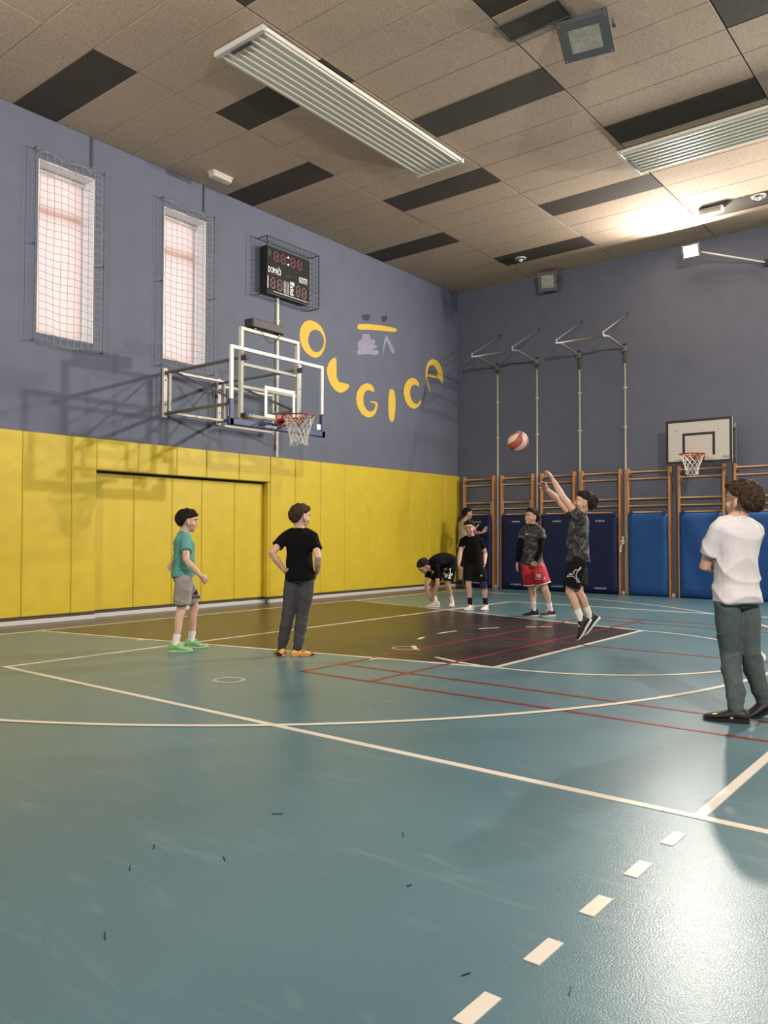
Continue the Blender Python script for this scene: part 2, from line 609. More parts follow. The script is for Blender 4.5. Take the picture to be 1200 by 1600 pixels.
wall_near = MB().box(XW, XR, YN-.3, YN, 0, ZC+.3).build('wall_near', MATS['wall_blue'], props=struct())

# ---- ceiling: slab plus single acoustic panels
ceil = MB().box(XW-TH, XR+.3, YN-.3, YF+.3, ZC+.035, ZC+.3).build('ceiling', MATS['joint_dark'], props=struct())
CX = [XW, 1.13, 3.105, 5.085, 7.06, 9.03, 11.0]
Y0, PY = 0.575, 0.6035
def panel_mesh(w, d, m):
    me = MB().box(-w/2, w/2, -d/2, d/2, -0.018, 0.018, 0.004).mesh('ceiling_panel')
    me.materials.append(MATS[m])
    return me
cache = {}
def panel(x0, x1, y0, y1, dark):
    w, d = round(x1-x0-.015, 3), round(y1-y0-.005, 3)
    key = (w, d, dark)
    if key not in cache:
        cache[key] = panel_mesh(w, d, 'panel_dark' if dark else 'panel_tan')
    placed('ceiling_panel', cache[key], ceil, ((x0+x1)/2, (y0+y1)/2, ZC+.018+random.uniform(-.0015, .0015)))
for ci in range(6):
    off = 0 if ci % 2 == 0 else 3
    for k in range(-9, 12):
        y0 = Y0+PY*k
        y1 = min(y0+PY, YF)
        if y1-y0 < .05: continue
        panel(CX[ci], CX[ci+1], y0, y1, (k-off) % 6 == 0)
# rest of the ceiling out of the picture: large plain sheets
for (x0, x1, y0, y1) in ((11.0, XR, YN, YF), (XW, 11.0, YN, Y0-9*PY)):
    MB().box(x0, x1-.01, y0, y1-.01, ZC, ZC+.035).build('ceiling_sheet', MATS['panel_tan'], ceil)

# ---- baseboard of the left wall (stepping into the niche)
def bb(y0, y1, xf):
    b_ = MB().box(xf-.05, xf, y0, y1, 0, 0.062, .006)
    return b_
m_ = MB(); m_.box(XW, XW+.055, YN, NY0, .0, .062, .006); m_.box(XW-ND, XW-ND+.055, NY0, NY1, 0, .062, .006); m_.box(XW, XW+.055, NY1, YF, 0, .062, .006)
bs = m_.build('baseboard_left', MATS['white_paint'], props=struct())
m_ = MB(); m_.box(XW, XW+.035, YN, NY0, .062, .105); m_.box(XW-ND, XW-ND+.035, NY0, NY1, .062, .105); m_.box(XW, XW+.035, NY1, YF, .062, .105)
m_.build('gap_strip', MATS['dark_grey'], bs)  # dark grey strip filling the gap between baseboard and pads

# ---- windows
for i, (a, b) in enumerate(WIN):
    xb = XW-TH
    fr = MB()
    xf0, xf1 = XW-.36, XW-.30
    fr.box(xf0, xf1, a, a+.05, ZW0, ZW1); fr.box(xf0, xf1, b-.05, b, ZW0, ZW1)
    fr.box(xf0, xf1, a+.05, b-.05, ZW0, ZW0+.06); fr.box(xf0, xf1, a+.05, b-.05, ZW1-.06, ZW1)
    fr.box(xf0, xf1, a+.05, b-.05, ZW1-.62, ZW1-.54)
    w = fr.build('window_%d' % (i+1), MATS['frame_white'], props=struct())
    for z0, z1 in ((ZW0+.06, ZW1-.62), (ZW1-.54, ZW1-.06)):
        MB().box(xf0+.026, xf0+.034, a+.05, b-.05, z0, z1).build('pane', MATS['window_glass'], w)
    rv = MB()
    rv.box(XW-TH+.001, XW-.001, a, a+.012, ZW0, ZW1); rv.box(XW-TH+.001, XW-.001, b-.012, b, ZW0, ZW1)
    rv.box(XW-TH+.001, XW-.001, a+.012, b-.012, ZW1-.012, ZW1); rv.box(XW-TH+.001, XW-.001, a+.012, b-.012, ZW0, ZW0+.012)
    rv.build('reveal', MATS['reveal_white'], w)
    # roller blind
    t = thing('roller_blind', ['pale pink roller blind drawn down in the window farthest from the scoreboard', 'pale pink roller blind drawn down in the window nearest the scoreboard'][i], 'blind', (XW-.25, (a+b)/2, ZW0+.02), 'roller blinds of the two tall windows')
    vs, fs = [], []
    ny, nz = 8, 40
    for iz in range(nz+1):
        for iy in range(ny+1):
            y = a+.02+(b-a-.075)*iy/ny
            z = ZW0+.05+(ZW1-.06-ZW0-.05)*iz/nz
            vs.append((XW-.255+.0015*math.sin(iz*.5+iy*.3), y, z))
    for iz in range(nz):
        for iy in range(ny):
            q = iz*(ny+1)+iy
            fs.append((q, q+1, q+ny+2, q+ny+1))
    MB().add(vs, fs).build('cloth', MATS['blind_fabric'], t, smooth=True)
    MB().tube([(XW-.25, a+.02, ZW0+.045), (XW-.25, b-.055, ZW0+.045)], .012, 10).build('bottom_bar', MATS['plastic_white'], t)
    MB().tube([(XW-.25, a+.015, ZW1-.045), (XW-.25, b-.02, ZW1-.045)], .028, 12).build('roller', MATS['plastic_white'], t)
    # safety net on a wire frame
    ny0, ny1, nz0, nz1 = a-.085, b+.105, ZW0-.125, ZW1+.10
    t = thing('safety_net', ['white ball net over the window farthest from the scoreboard', 'white ball net over the window nearest the scoreboard'][i], 'net', (XW, (a+b)/2, nz0), 'ball nets over the tall windows')
    X1 = XW+.085
    f_ = MB().tube([(X1, ny0, nz0), (X1, ny1, nz0), (X1, ny1, nz1), (X1, ny0, nz1)], .004, 6, closed=True)
    f_.build('wire_frame', MATS['dark_grey'], t)
    for (hy, hz) in ((ny0, nz0), (ny1, nz0), (ny0, nz1), (ny1, nz1), (ny0, (nz0+nz1)/2), (ny1, (nz0+nz1)/2-.05)):
        h = MB().tube([(XW, hy, hz), (X1, hy, hz)], .006, 6); h.sphere((X1, hy, hz), .014, 8, 6)
        h.build('hook', MATS['dark_grey'], t)
    cords = MB()
    N1, N2 = 9, 25
    def npt(u, v):
        sag = .035*math.sin(math.pi*u)*(1-v)**6
        y = ny0+(ny1-ny0)*(.06+.90*u)+.012*math.sin(9*v+u*7)*(1-u)*0.6
        z = nz0+.02+(nz1-nz0-.06)*v - sag*1.2 + .010*math.sin(u*11+v*5) + (.03*math.sin(u*math.pi*4) if v > .99 else 0)
        return (X1+.012*math.sin(u*math.pi)*math.sin(v*math.pi)+.02*(1-v)**8, y, z)
    for c in range(N1+1):
        cords.tube([npt(c/N1, r_/36) for r_ in range(37)], .0034, 4)
    for r_ in range(N2+1):
        cords.tube([npt(c/18, r_/N2) for c in range(19)], .0034, 4)
    for c in range(7):      # loops to the frame
        q = npt((c+.5)/7, 1.0)
        cords.tube([(X1, ny0+(ny1-ny0)*c/7, nz1), q, (X1, ny0+(ny1-ny0)*(c+1)/7, nz1)], .0024, 4)
    for c in range(10):
        for side, yy in ((0., ny0), (1., ny1)):
            q = npt(side, (c+.5)/10)
            cords.tube([(X1, yy, q[2]), q], .0024, 4)
    cords.build('net_mesh', MATS['rope_grey'], t)
    # conduit above
    tag(MB().box(XW, XW+.018, b-.075, b-.045, 6.46, ZC-.002, .003).build('cable_duct', MATS['dark_grey'], org=None), ['dark cable duct above the window farthest from the scoreboard', 'dark cable duct above the window nearest the scoreboard'][i], 'cable duct', 'cable ducts above the windows')

# ---- painted lettering (children of the wall: paint)
LET = {"O": [[[2.611, 5.214], [2.773, 5.206], [2.917, 5.15], [3.014, 5.027], [3.044, 4.903], [3.015, 4.754], [2.921, 4.608], [2.778, 4.526], [2.616, 4.534], [2.464, 4.602], [2.361, 4.731], [2.329, 4.877], [2.367, 5.037], [2.472, 5.156]], [[2.733, 5.064], [2.876, 5.056], [2.972, 4.975], [2.994, 4.879], [2.961, 4.759], [2.867, 4.664], [2.756, 4.627], [2.635, 4.67], [2.566, 4.769], [2.557, 4.866], [2.612, 4.989]]], "L": [[[3.348, 4.641], [3.355, 4.17], [3.738, 4.169], [3.712, 4.096], [3.61, 4.014], [3.456, 3.957], [3.304, 3.994], [3.163, 4.112], [3.082, 4.263], [3.077, 4.392], [3.152, 4.525], [3.236, 4.598]]], "G": [[[4.503, 4.119], [4.503, 4.202], [4.416, 4.269], [4.249, 4.275], [4.085, 4.19], [3.971, 4.059], [3.935, 3.904], [3.986, 3.746], [4.112, 3.626], [4.276, 3.573], [4.443, 3.604], [4.573, 3.712], [4.64, 3.931], [4.384, 3.928], [4.379, 3.897], [4.562, 3.89], [4.514, 3.767], [4.409, 3.708], [4.275, 3.722], [4.19, 3.802], [4.152, 3.933], [4.189, 4.06], [4.273, 4.132], [4.378, 4.141]]], "I": [[[5.018, 4.264], [5.161, 4.272], [5.223, 4.109], [5.214, 3.822], [5.163, 3.593], [5.036, 3.573], [4.974, 3.761], [4.978, 4.044]]], "C": [[[6.061, 4.461], [6.061, 4.547], [5.972, 4.613], [5.823, 4.63], [5.66, 4.559], [5.543, 4.427], [5.506, 4.277], [5.554, 4.106], [5.678, 3.983], [5.879, 3.943], [6.045, 4.016], [6.168, 4.165], [6.101, 4.162], [6.006, 4.067], [5.879, 4.074], [5.77, 4.151], [5.726, 4.292], [5.769, 4.419], [5.878, 4.487], [5.972, 4.488]]], "A": [[[6.499, 4.401], [6.384, 4.569], [6.309, 4.725], [6.326, 4.929], [6.411, 5.078], [6.586, 5.176], [6.792, 5.16], [6.942, 5.031], [7.009, 4.835], [6.973, 4.623], [6.811, 4.4], [6.793, 4.493], [6.811, 4.633], [6.805, 4.752], [6.799, 4.792], [6.781, 4.902], [6.674, 5.028], [6.527, 5.03], [6.412, 4.943], [6.366, 4.801], [6.799, 4.792], [6.805, 4.752], [6.377, 4.753], [6.412, 4.607], [6.511, 4.419]]], "bar": [[[3.986, 5.425], [4.314, 5.493], [4.801, 5.561], [5.275, 5.595], [5.229, 5.508], [4.902, 5.462], [4.41, 5.393], [3.964, 5.306]]], "e1": [[[4.115, 5.64], [4.351, 5.701], [4.361, 5.617], [4.29, 5.556], [4.172, 5.54], [4.116, 5.58]]], "e2": [[[4.751, 5.747], [4.931, 5.796], [4.931, 5.723], [4.851, 5.643], [4.776, 5.643], [4.736, 5.682]]], "blob": [[[4.117, 5.246], [4.363, 5.295], [4.378, 5.19], [4.522, 5.203], [4.532, 5.143], [4.469, 5.115], [4.596, 5.093], [4.581, 5.043], [4.446, 5.012], [4.451, 4.988], [4.655, 5.01], [4.646, 4.931], [4.509, 4.885], [4.341, 4.883], [4.129, 4.832], [3.99, 4.802], [3.944, 4.835], [4.012, 4.923], [3.98, 4.977], [4.011, 5.089], [4.113, 5.145]]], "caret": [[[4.892, 5.4], [4.953, 5.349], [5.184, 5.107], [5.168, 5.04], [5.091, 5.02], [4.928, 5.265], [4.878, 5.224], [4.779, 4.923], [4.764, 4.952], [4.828, 5.246]]]}
for k, loops in LET.items():
    m = 'letter_dark' if k in ('e1', 'e2') else 'letter_lilac' if k in ('blob', 'caret') else 'letter_yellow'
    sm = []
    for lp in loops:             # one round of corner cutting for soft brush shapes
        if k in ('O', 'G', 'C', 'A', 'blob', 'e1', 'e2', 'L', 'I', 'bar', 'caret'):
            q = []
            for i in range(len(lp)):
                p0, p1 = lp[i], lp[(i+1) % len(lp)]
                q += [(p0[0]*.82+p1[0]*.18, p0[1]*.82+p1[1]*.18), (p0[0]*.18+p1[0]*.82, p0[1]*.18+p1[1]*.82)]
            sm.append(q)
    nm = 'painted_letter_' + k.lower() if len(k) == 1 else {'bar': 'painted_bar', 'e1': 'painted_eye', 'e2': 'painted_eye', 'blob': 'painted_blot', 'caret': 'painted_caret'}[k]
    MB().prism(sm, (XW, 0, 0), (0, 1, 0), (0, 0, 1), (1, 0, 0), .003).build(nm, MATS[m], wall_left)

# ---- yellow wall padding, one part per panel
pad = thing('wall_padding', 'long yellow padded panels along the lower left wall', 'wall padding', (XW, 0, .1))
PT = .058
def padp(y0, y1, z0, z1, xback):
    MB().box(xback, xback+PT, y0+.002, y1-.002, z0, z1, .012).build('pad_panel', MATS['mat_yellow'], pad)
ZP0, ZP1 = .105, 2.565
seams = [-8.7, -7.98, -7.28, -6.58, -5.88, -5.18, -4.88, -4.2, -3.54, -2.87, -2.17, NY0]
for a, b in zip(seams[:-1], seams[1:]): padp(a, b, ZP0, ZP1, XW)
ns = [NY0, -1.10, -0.41, 0.17, 0.86, NY1]
for a, b in zip(ns[:-1], ns[1:]):
    padp(a, b, NZ+.001, ZP1, XW)
    padp(a+(.002 if a == NY0 else 0), b-(.06 if b == NY1 else 0), ZP0, NZ-.03, XW-ND)
# reveal pads of the niche
MB().box(XW-ND, XW+PT-.004, NY1-.055, NY1-.003, ZP0, NZ-.004, .01).build('pad_panel', MATS['mat_yellow'], pad)
seams = [NY1, 2.19, 2.86, 3.55, 4.28, 4.99, 5.70, 6.38, 7.02, YF-.005]
for a, b in zip(seams[:-1], seams[1:]): padp(a, b, ZP0, ZP1, XW)

# ================================================================== FAR WALL
# ---- wall bars
UNITS = [(-0.555, 0.265), (0.44, 1.25), (1.43, 2.225), (2.36, 3.225), (3.35, 4.23), (4.37, 5.24), (5.40, 6.27)]
UL = ['next to the yellow padding in the corner', 'second from the yellow padding', 'third from the yellow padding', 'behind the shooting boy', 'left of the white backboard with bright blue mat', 'under the white backboard', 'right of the white backboard at the picture edge', 'farthest right, past the white backboard']
post_me = MB().box(-.021, .021, -.062, .062, 0, 2.54, .006).mesh('post'); post_me.materials.append(MATS['wood'])
rung_cache = {}
RZ = [2.465, 2.325, 1.925, 1.787, 1.655]
for (x0, x1), ul in zip(UNITS, UL):
    t = thing('wall_bars', 'wooden gymnastic wall bars, '+ul, 'wall bars', ((x0+x1)/2, YF-.06, 0), 'wooden wall bars along the far wall')
    placed('post', post_me, t, (x0+.021, YF-.075, 0)); placed('post', post_me, t, (x1-.021, YF-.075, 0))
    L_ = round(x1-x0-.06, 3)
    if L_ not in rung_cache:
        me = MB().tube([(-L_/2, 0, 0), (L_/2, 0, 0)], .021, 10, ratio=.82).mesh('rung'); me.materials.append(MATS['wood_rung'])
        me.polygons.foreach_set('use_smooth', [len(p.vertices) == 4 for p in me.polygons])
        rung_cache[L_] = me
    for i, z in enumerate(RZ + [1.45, 1.25]):
        placed('rung', rung_cache[L_], t, ((x0+x1)/2, YF-.085-(.012 if i in (0, 2) else 0), z))
    MB().box(x0+.045, x0+.075, YF-.10, YF-.07, 2.375, 2.41).build('hook', MATS['black_paint'], t)
    MB().box(x0-.0, x0+.05, YF-.02, YF, 0.9, 0.98).build('wall_bracket', MATS['grey_steel'], t)
    MB().box(x1+.01, x1+.07, YF-.11, YF-.05, 0.004, .07, .004).build('floor_bracket', MATS['cream_steel'], t)
    if x0 < 1:
        for xx in (x0+.07, x1-.07):
            MB().box(xx-.008, xx+.008, YF-.125, YF-.115, 1.63, 1.95).build('hanger', MATS['cream_steel'], t)
# ---- exercise mats hanging on the bars
ML = [('navy exercise mat in the corner behind the boy in the beige shirt', 'mat_navy'), ('navy exercise mat behind the boy in red shorts', 'mat_navy'), ('navy exercise mat between the boy in red shorts and the shooting boy', 'mat_navy'),
      ('navy exercise mat just right of the shooting boy', 'mat_navy'), ('bright blue exercise mat, leftmost of the bright blue ones', 'mat_blue'), ('bright blue exercise mat under the white backboard', 'mat_blue'), ('bright blue exercise mat partly behind the boy in the white shirt', 'mat_blue'), ('bright blue exercise mat farthest right', 'mat_blue')]
for i, ((x0, x1), (lb, mm)) in enumerate(zip(UNITS, ML)):
    a, b = x0+.046, x1-.046
    t = thing('exercise_mat', lb, 'mat', ((a+b)/2, YF-.15, .012), 'blue exercise mats hung on the wall bars')
    # softly bulging slab
    nx, nz = 12, 20
    yb, yf = YF-.142, YF-.186
    vs, fs = [], []
    for side in (0, 1):
        for iz in range(nz+1):
            for ix in range(nx+1):
                u, v = ix/nx, iz/nz
                x, z = a+(b-a)*u, .012+1.618*v
                ed = min(u, 1-u, v*2, (1-v)*2)
                puff = min(1, ed/.06)
                if side == 0:
                    y = yf+.022*(1-puff)
                    if mm == 'mat_blue':
                        y += .012*noise.noise(Vector((x*2.2, z*1.6, i*3.1)))*puff - (.010*math.sin((u+v*.9)*7)*puff if i == 5 else 0)
                    else:
                        y += .006*noise.noise(Vector((x*2.2, z*1.6, i*3.1)))*puff
                else:
                    y = yb
                vs.append((x, y, z))
    S = (nx+1)*(nz+1)
    for iz in range(nz):
        for ix in range(nx):
            q = iz*(nx+1)+ix
            fs.append((q, q+1, q+nx+2, q+nx+1)); fs.append((S+q, S+q+nx+1, S+q+nx+2, S+q+1))
    for ix in range(nx):
        fs.append((ix, S+ix, S+ix+1, ix+1)); q = nz*(nx+1)+ix; fs.append((q, q+1, S+q+1, S+q))
    for iz in range(nz):
        q = iz*(nx+1); fs.append((q, q+nx+1, S+q+nx+1, S+q)); q += nx; fs.append((q, S+q, S+q+nx+1, q+nx+1))
    MB().add(vs, fs).build('cover', MATS[mm], t, smooth=True)
    for xx in (a+.06, b-.06):
        MB().box(xx-.025, xx+.025, YF-.190, YF-.112, 1.60, 1.675, .004).build('strap', MATS['pad_navy'], t)
    if mm == 'mat_navy':
        tx = MB(); text_on(tx, 'enderes', .062, ((a+b)/2+.02, yf-.010, 1.495), (1, 0, 0), (0, 0, 1), shear=.3)
        tx.build('print', MATS['print_white'], t)
        tx = MB(); text_on(tx, 'A-PROGYM', .052, ((a+b)/2+.02, yf-.010, .112), (1, 0, 0), (0, 0, 1), shear=.2)
        tx.build('print', MATS['print_white'], t)
# ---- knotted rope on a post
rp = MB().tube([(3.285+.012*math.sin(i*.9), YF-.16-.01*math.cos(i*1.3), 1.02+.012*i) for i in range(14)], .016, 8)
rp.tube([(3.27, YF-.165, 1.04), (3.25, YF-.17, .97), (3.235, YF-.17, .90), (3.24, YF-.168, .86)], .018, 8)
rp.tube([(3.26, YF-.15, 1.09), (3.30, YF-.18, 1.10), (3.32, YF-.15, 1.07), (3.28, YF-.18, 1.05), (3.25, YF-.15, 1.08)], .014, 8)
tag(rp.build('knotted_rope', MATS['net_cord'], org=(3.28, YF-.16, .86), smooth=True), 'short white knotted rope on a wall bar post beside the leftmost bright blue mat', 'rope')

# ---- two wall mounted pull-up frames (posts, bent arms, cross bar, stays)
for g, (xa, xb_) in enumerate(((0.32, 1.31), (2.31, 3.30))):
    t = thing('pull_up_frame', ['steel pull-up frame on two thin posts nearest the corner', 'steel pull-up frame on two thin posts nearer the white backboard'][g], 'pull-up bar', ((xa+xb_)/2, YF, 2.54), 'pull-up frames high on the far wall')
    for x in (xa, xb_):
        MB().tube([(x, YF-.03, 0.02), (x, YF-.03, 4.72 if g else 4.86)], .021, 10).build('upright', MATS['cream_steel'], t, smooth=True)
        MB().tube([(x, YF-.03, 4.70 if g else 4.84), (x, YF-.03, 5.10)], .027, 10).build('sleeve', MATS['dark_grey'], t, smooth=True)
        for z in (3.4, 4.2):
            MB().box(x-.03, x+.03, YF-.055, YF, z-.015, z+.015).build('clamp', MATS['cream_steel'], t)
        MB().tube([(x, YF-.04, 4.995), (x, 6.83, 5.075), (x, 6.76, 5.085), (x, 6.50, 5.055)], .027, 8, ratio=.8).build('arm', MATS['galvanised'], t)
        MB().box(x-.05, x+.05, YF-.09, YF-.001, 4.93, 5.05, .006).build('wall_bracket', MATS['grey_steel'], t)
        MB().box(x-.016, x+.016, 6.485, 6.52, 5.04, 5.14, .004).build('arm_end', MATS['galvanised'], t)
        MB().tube([(x, 6.50, 5.12), (x+.045, YF, 5.71)], .010, 6).build('stay_rod', MATS['galvanised'], t)
        MB().box(x+.02, x+.07, YF-.03, YF, 5.68, 5.74).build('stay_anchor', MATS['dark_grey'], t)
    MB().tube([(xa-.02, 6.51, 5.05), (xb_+.02, 6.51, 5.05)], .021, 10).build('cross_bar', MATS['galvanised'], t, smooth=True)

# ---- hoops and boards
def hoop_parts(t, c, r, dirv, zr, plate_c, plate_half, wide, net_len, net_n=12):
    """rim, mounting plate, net; dirv points from board to rim"""
    d = nv(dirv); s_ = np.array((-d[1], d[0], 0)); c = np.asarray(c, float)
    ring = [c+r*(math.cos(a)*d+math.sin(a)*s_) for a in [2*math.pi*i/40 for i in range(40)]]
    rim = MB().tube(ring, .011, 8, closed=True).build('rim', MATS['hoop_red'], t, smooth=True)
    br = MB()
    A = nv(plate_c); pc = np.asarray(plate_c, float)
    br.obox(pc, d, s_, (0, 0, 1), plate_half[0], plate_half[1], plate_half[2], .006)
    br.obox((pc+c-d*(r-.02))/2+np.array((0, 0, -.015)), d, s_, (0, 0, 1), np.linalg.norm((c-d*r-pc)[:2])/2+.02, wide, .02, .004)
    for sg in (-1, 1):
        br.tube([pc+s_*sg*plate_half[1]*.8+np.array((0, 0, -.06)), c-d*r*.55+s_*sg*r*.80], .010, 6)
    # flange under the ring
    vs, fs = [], []
    n = 20
    for i in range(n+1):
        a = math.pi*(.62+.76*i/n)
        p = c+r*(math.cos(a)*d+math.sin(a)*s_)
        vs += [p+np.array((0, 0, -.004)), p+np.array((0, 0, -.055))+(-d)*.02]
    for i in range(n):
        fs.append((2*i, 2*i+1, 2*i+3, 2*i+2))
    br.add(vs, fs)
    br.build('bracket', MATS['hoop_red'], t)
    hooks = MB()
    net = MB()
    def npos(a, v):
        rr = r*(1-.50*min(1, v*1.25)**.8)+.02*max(0, v-.8)*5*.25
        return c+rr*(math.cos(a)*d+math.sin(a)*s_)+np.array((.012*v*math.sin(3*a), .012*v*math.cos(2*a), -.012-net_len*v*(1+.06*math.sin(a*2+1))))
    rows = 6
    for i in range(net_n):
        for sg in (-1, 1):
            pts = []
            for j in range(rows*3+1):
                v = j/(rows*3)
                a = 2*math.pi*(i+sg*v*rows/2)/net_n
                pts.append(npos(a, v))
            net.tube(pts, .0042, 4)
        a = 2*math.pi*i/net_n
        hooks.tube([c+r*(math.cos(a)*d+math.sin(a)*s_), npos(a, .0)], .004, 4)
    net.build('net', MATS['net_cord'], t)
    hooks.build('net_hooks', MATS['net_cord'], rim)
    return rim

# white wooden board over the wall bars
YB = 6.85
t = thing('wooden_backboard', 'white backboard with black border and red hoop on the far wall', 'basketball hoop', (4.965, YB, 2.52))
bx0, bx1, bz0, bz1 = 4.375, 5.555, 2.522, 3.330
board = MB().box(bx0, bx1, YB, YB+.025, bz0, bz1, .003).build('board', MATS['board_white'], t)
bd = MB()
e = .045
yb_ = YB-.002
for (a, b, c_, d_) in ((bx0, bx1, bz1-e, bz1), (bx0, bx1, bz0, bz0+e), (bx0, bx0+e, bz0+e, bz1-e), (bx1-e, bx1, bz0+e, bz1-e)):
    bd.box(a, b, yb_-.002, yb_+.003, c_, d_)
for (a, b, c_, d_) in ((4.68, 5.26, 3.035, 3.08), (4.68, 4.725, 2.66, 3.035), (5.215, 5.26, 2.66, 3.035)):
    bd.box(a, b, yb_-.002, yb_+.003, c_, d_)
bd.build('painted_border', MATS['black_paint'], board)
lg = MB()
lg.tube([(5.39+.015*i, yb_-.003, 2.615+.02*math.sin(i*1.9)) for i in range(8)], .005, 5)
lg.build('logo', MATS['black_paint'], board)
for x in (4.56, 5.32):
    MB().sphere((x, YB-.001, 3.13), .010, 8, 6).build('bolt', MATS['grey_steel'], board)
hoop_parts(t, (4.965, YB-.15-.21, 2.655), .215, (0, -1, 0), 2.655, (4.965, YB-.008, 2.62), (.008, .11, .075), .05, .36)
for x in (4.52, 5.41):
    for z in (2.66, 3.2):
        MB().tube([(x, YB+.025, z), (x, YF, z-.0)], .022, 6).build('support_arm', MATS['grey_steel'], t)
    MB().tube([(x, YF-.02, 2.56), (x, YF-.02, 3.3)], .03, 6).build('wall_rail', MATS['grey_steel'], t)

# ================================================================== GLASS BACKBOARD (left wall)
XG = 1.12
GY0, GY1, GZ0, GZ1 = -0.915, 0.945, 2.755, 3.815
t = thing('glass_backboard', 'large glass backboard on a hinged steel wall frame with navy edge padding', 'basketball hoop', (XW, 0, 2.71))
glass = MB().box(XG-.012, XG, GY0+.03, GY1-.03, GZ0+.03, GZ1-.03).build('glass_pane', MATS['clear_glass'], t)
fr = MB()
w_ = .048
for (a, b, c_, d_) in ((GY0, GY1, GZ1-w_, GZ1), (GY0, GY1, GZ0, GZ0+w_), (GY0, GY0+w_, GZ0+w_, GZ1-w_), (GY1-w_, GY1, GZ0+w_, GZ1-w_)):
    fr.box(XG-.035, XG+.004, a, b, c_, d_, .003)
fr.build('edge_frame', MATS['frame_white'], t)
sq = MB()
iy0, iy1, iz0, iz1, iw = -.285, .325, 2.885, 3.335, .048
for (a, b, c_, d_) in ((iy0, iy1, iz1-iw, iz1), (iy0, iy1, iz0, iz0+iw), (iy0, iy0+iw, iz0+iw, iz1-iw), (iy1-iw, iy1, iz0+iw, iz1-iw)):
    sq.box(XG+.0005, XG+.002, a, b, c_, d_)
sq.build('target_square', MATS['frame_white'], glass)
pd = MB()
pw = .055
pd.box(XG-.045, XG+.022, GY0-.03, GY1+.03, GZ0-.050, GZ0+.052, .012)
pd.box(XG-.045, XG+.022, GY0-.032, GY0+.052, GZ0-.05, GZ0+.31, .012)
pd.box(XG-.045, XG+.022, GY1-.052, GY1+.032, GZ0-.05, GZ0+.31, .012)
pdo = pd.build('edge_padding', MATS['pad_navy'], t)
tx = MB(); text_on(tx, 'enderes', .07, (XG+.024, -.18, GZ0+.0), (0, 1, 0), (0, 0, 1), shear=.25); tx.build('print', MATS['print_white'], pdo)
tx = MB(); text_on(tx, 'enderes', .05, (XG-.01, GY0-.0335, GZ0+.14), (0, 0, 1), (-1, 0, 0)); tx.build('print', MATS['print_white'], pdo)
MB().box(XG+.0005, XG+.003, .80, .885, 2.815, 2.90).build('sticker', MATS['board_white'], glass)
hoop_parts(t, (XG+.15+.225, .03, 2.90), .228, (1, 0, 0), 2.90, (XG+.012, .03, 2.86), (.012, .10, .085), .07, .40)
# back frame and arms
XB = .95
FY0, FY1 = -.585, .535
bf = MB()
for y in (FY0, FY1):
    MB().box(XB-.03, XB+.03, y-.026, y+.026, 2.76, 4.10, .004).build('back_post', MATS['cream_steel'], t)
MB().box(XB-.03, XB+.03, FY0-.026, FY1+.026, 4.10, 4.15, .004).build('top_rail', MATS['cream_steel'], t)
for z in (2.90, 3.30, 3.62):
    MB().box(XB-.02, XB+.02, FY0+.026, FY1-.026, z-.022, z+.022, .003).build('cross_rail', MATS['cream_steel'], t)
for y in (FY0, FY1):
    for z in (2.88, 3.70):
        MB().box(XB+.03, XG-.03, y-.03, y+.03, z-.03, z+.03).build('spacer', MATS['dark_grey'], t)
MB().box(XB-.09, XB-.05, FY1+.10, FY1+.145, 3.02, 3.82, .004).build('lift_post', MATS['grey_steel'], t)
for z in (3.1, 3.45):
    MB().box(XB-.08, XB-.03, FY1+.02, FY1+.12, z-.02, z+.02).build('lift_link', MATS['grey_steel'], t)
MY = (-.63, .435)
for y in MY:
    MB().box(XW, XW+.045, y-.035, y+.035, 3.00, 3.77, .004).build('wall_plate', MATS['cream_steel'], t)
    for z in (3.05, 3.2, 3.58, 3.72):
        MB().sphere((XW+.048, y, z), .012, 8, 6).build('bolt', MATS['dark_grey'], t)
for y, y2 in zip(MY, (FY0, FY1)):
    for z, z2 in ((3.69, 3.71), (3.06, 3.08)):
        MB().tube([(XW+.04, y, z), (XB-.02, y2, z2)], .026, 8).build('support_arm', MATS['grey_steel'], t, smooth='auto')
    MB().tube([(XW+.28, y, 3.68), (XB-.08, y2, 3.10)], .018, 8).build('diagonal_brace', MATS['grey_steel'], t, smooth='auto')
    MB().tube([(XW+.16, y+.0, 3.09), (XW+.16, y, 3.67)], .020, 8).build('brace_post', MATS['cream_steel'], t, smooth='auto')
for z in (3.06, 3.70):
    MB().box(XW+.14, XW+.18, MY[0], MY[1], z-.018, z+.018, .003).build('tie_rail', MATS['cream_steel'], t)
    MB().box(XW+.14, XW+.18, MY[1], 1.52, z-.10, z-.064, .003).build('tie_rail', MATS['cream_steel'], t)
MB().box(XW+.14, XW+.18, 1.50, 1.54, 2.94, 3.66, .003).build('brace_post', MATS['cream_steel'], t)
# shot clock box on the top rail
sc = thing('shot_clock', 'dark shot clock box seen from the side on top of the backboard frame', 'shot clock', (XB, -.1, 4.15))
MB().box(XB-.10, XB+.07, -.44, .20, 4.17, 4.30, .006).build('housing', MATS['black_plastic'], sc)
MB().box(XB+.07, XB+.085, -.43, .19, 4.18, 4.29, .003).build('display', mat('clock_face', (.060, .050, .043), .5, spec=.2), sc)
for y in (-.36, .12):
    MB().box(XB-.05, XB+.05, y-.02, y+.02, 4.151, 4.17).build('clamp', MATS['black_plastic'], sc)
MB().tube([(XB+.05, -.26+.05*i, 4.165-.16*math.sin(math.pi*i/8)) for i in range(9)], .005, 5).build('cable', MATS['black_plastic'], sc)

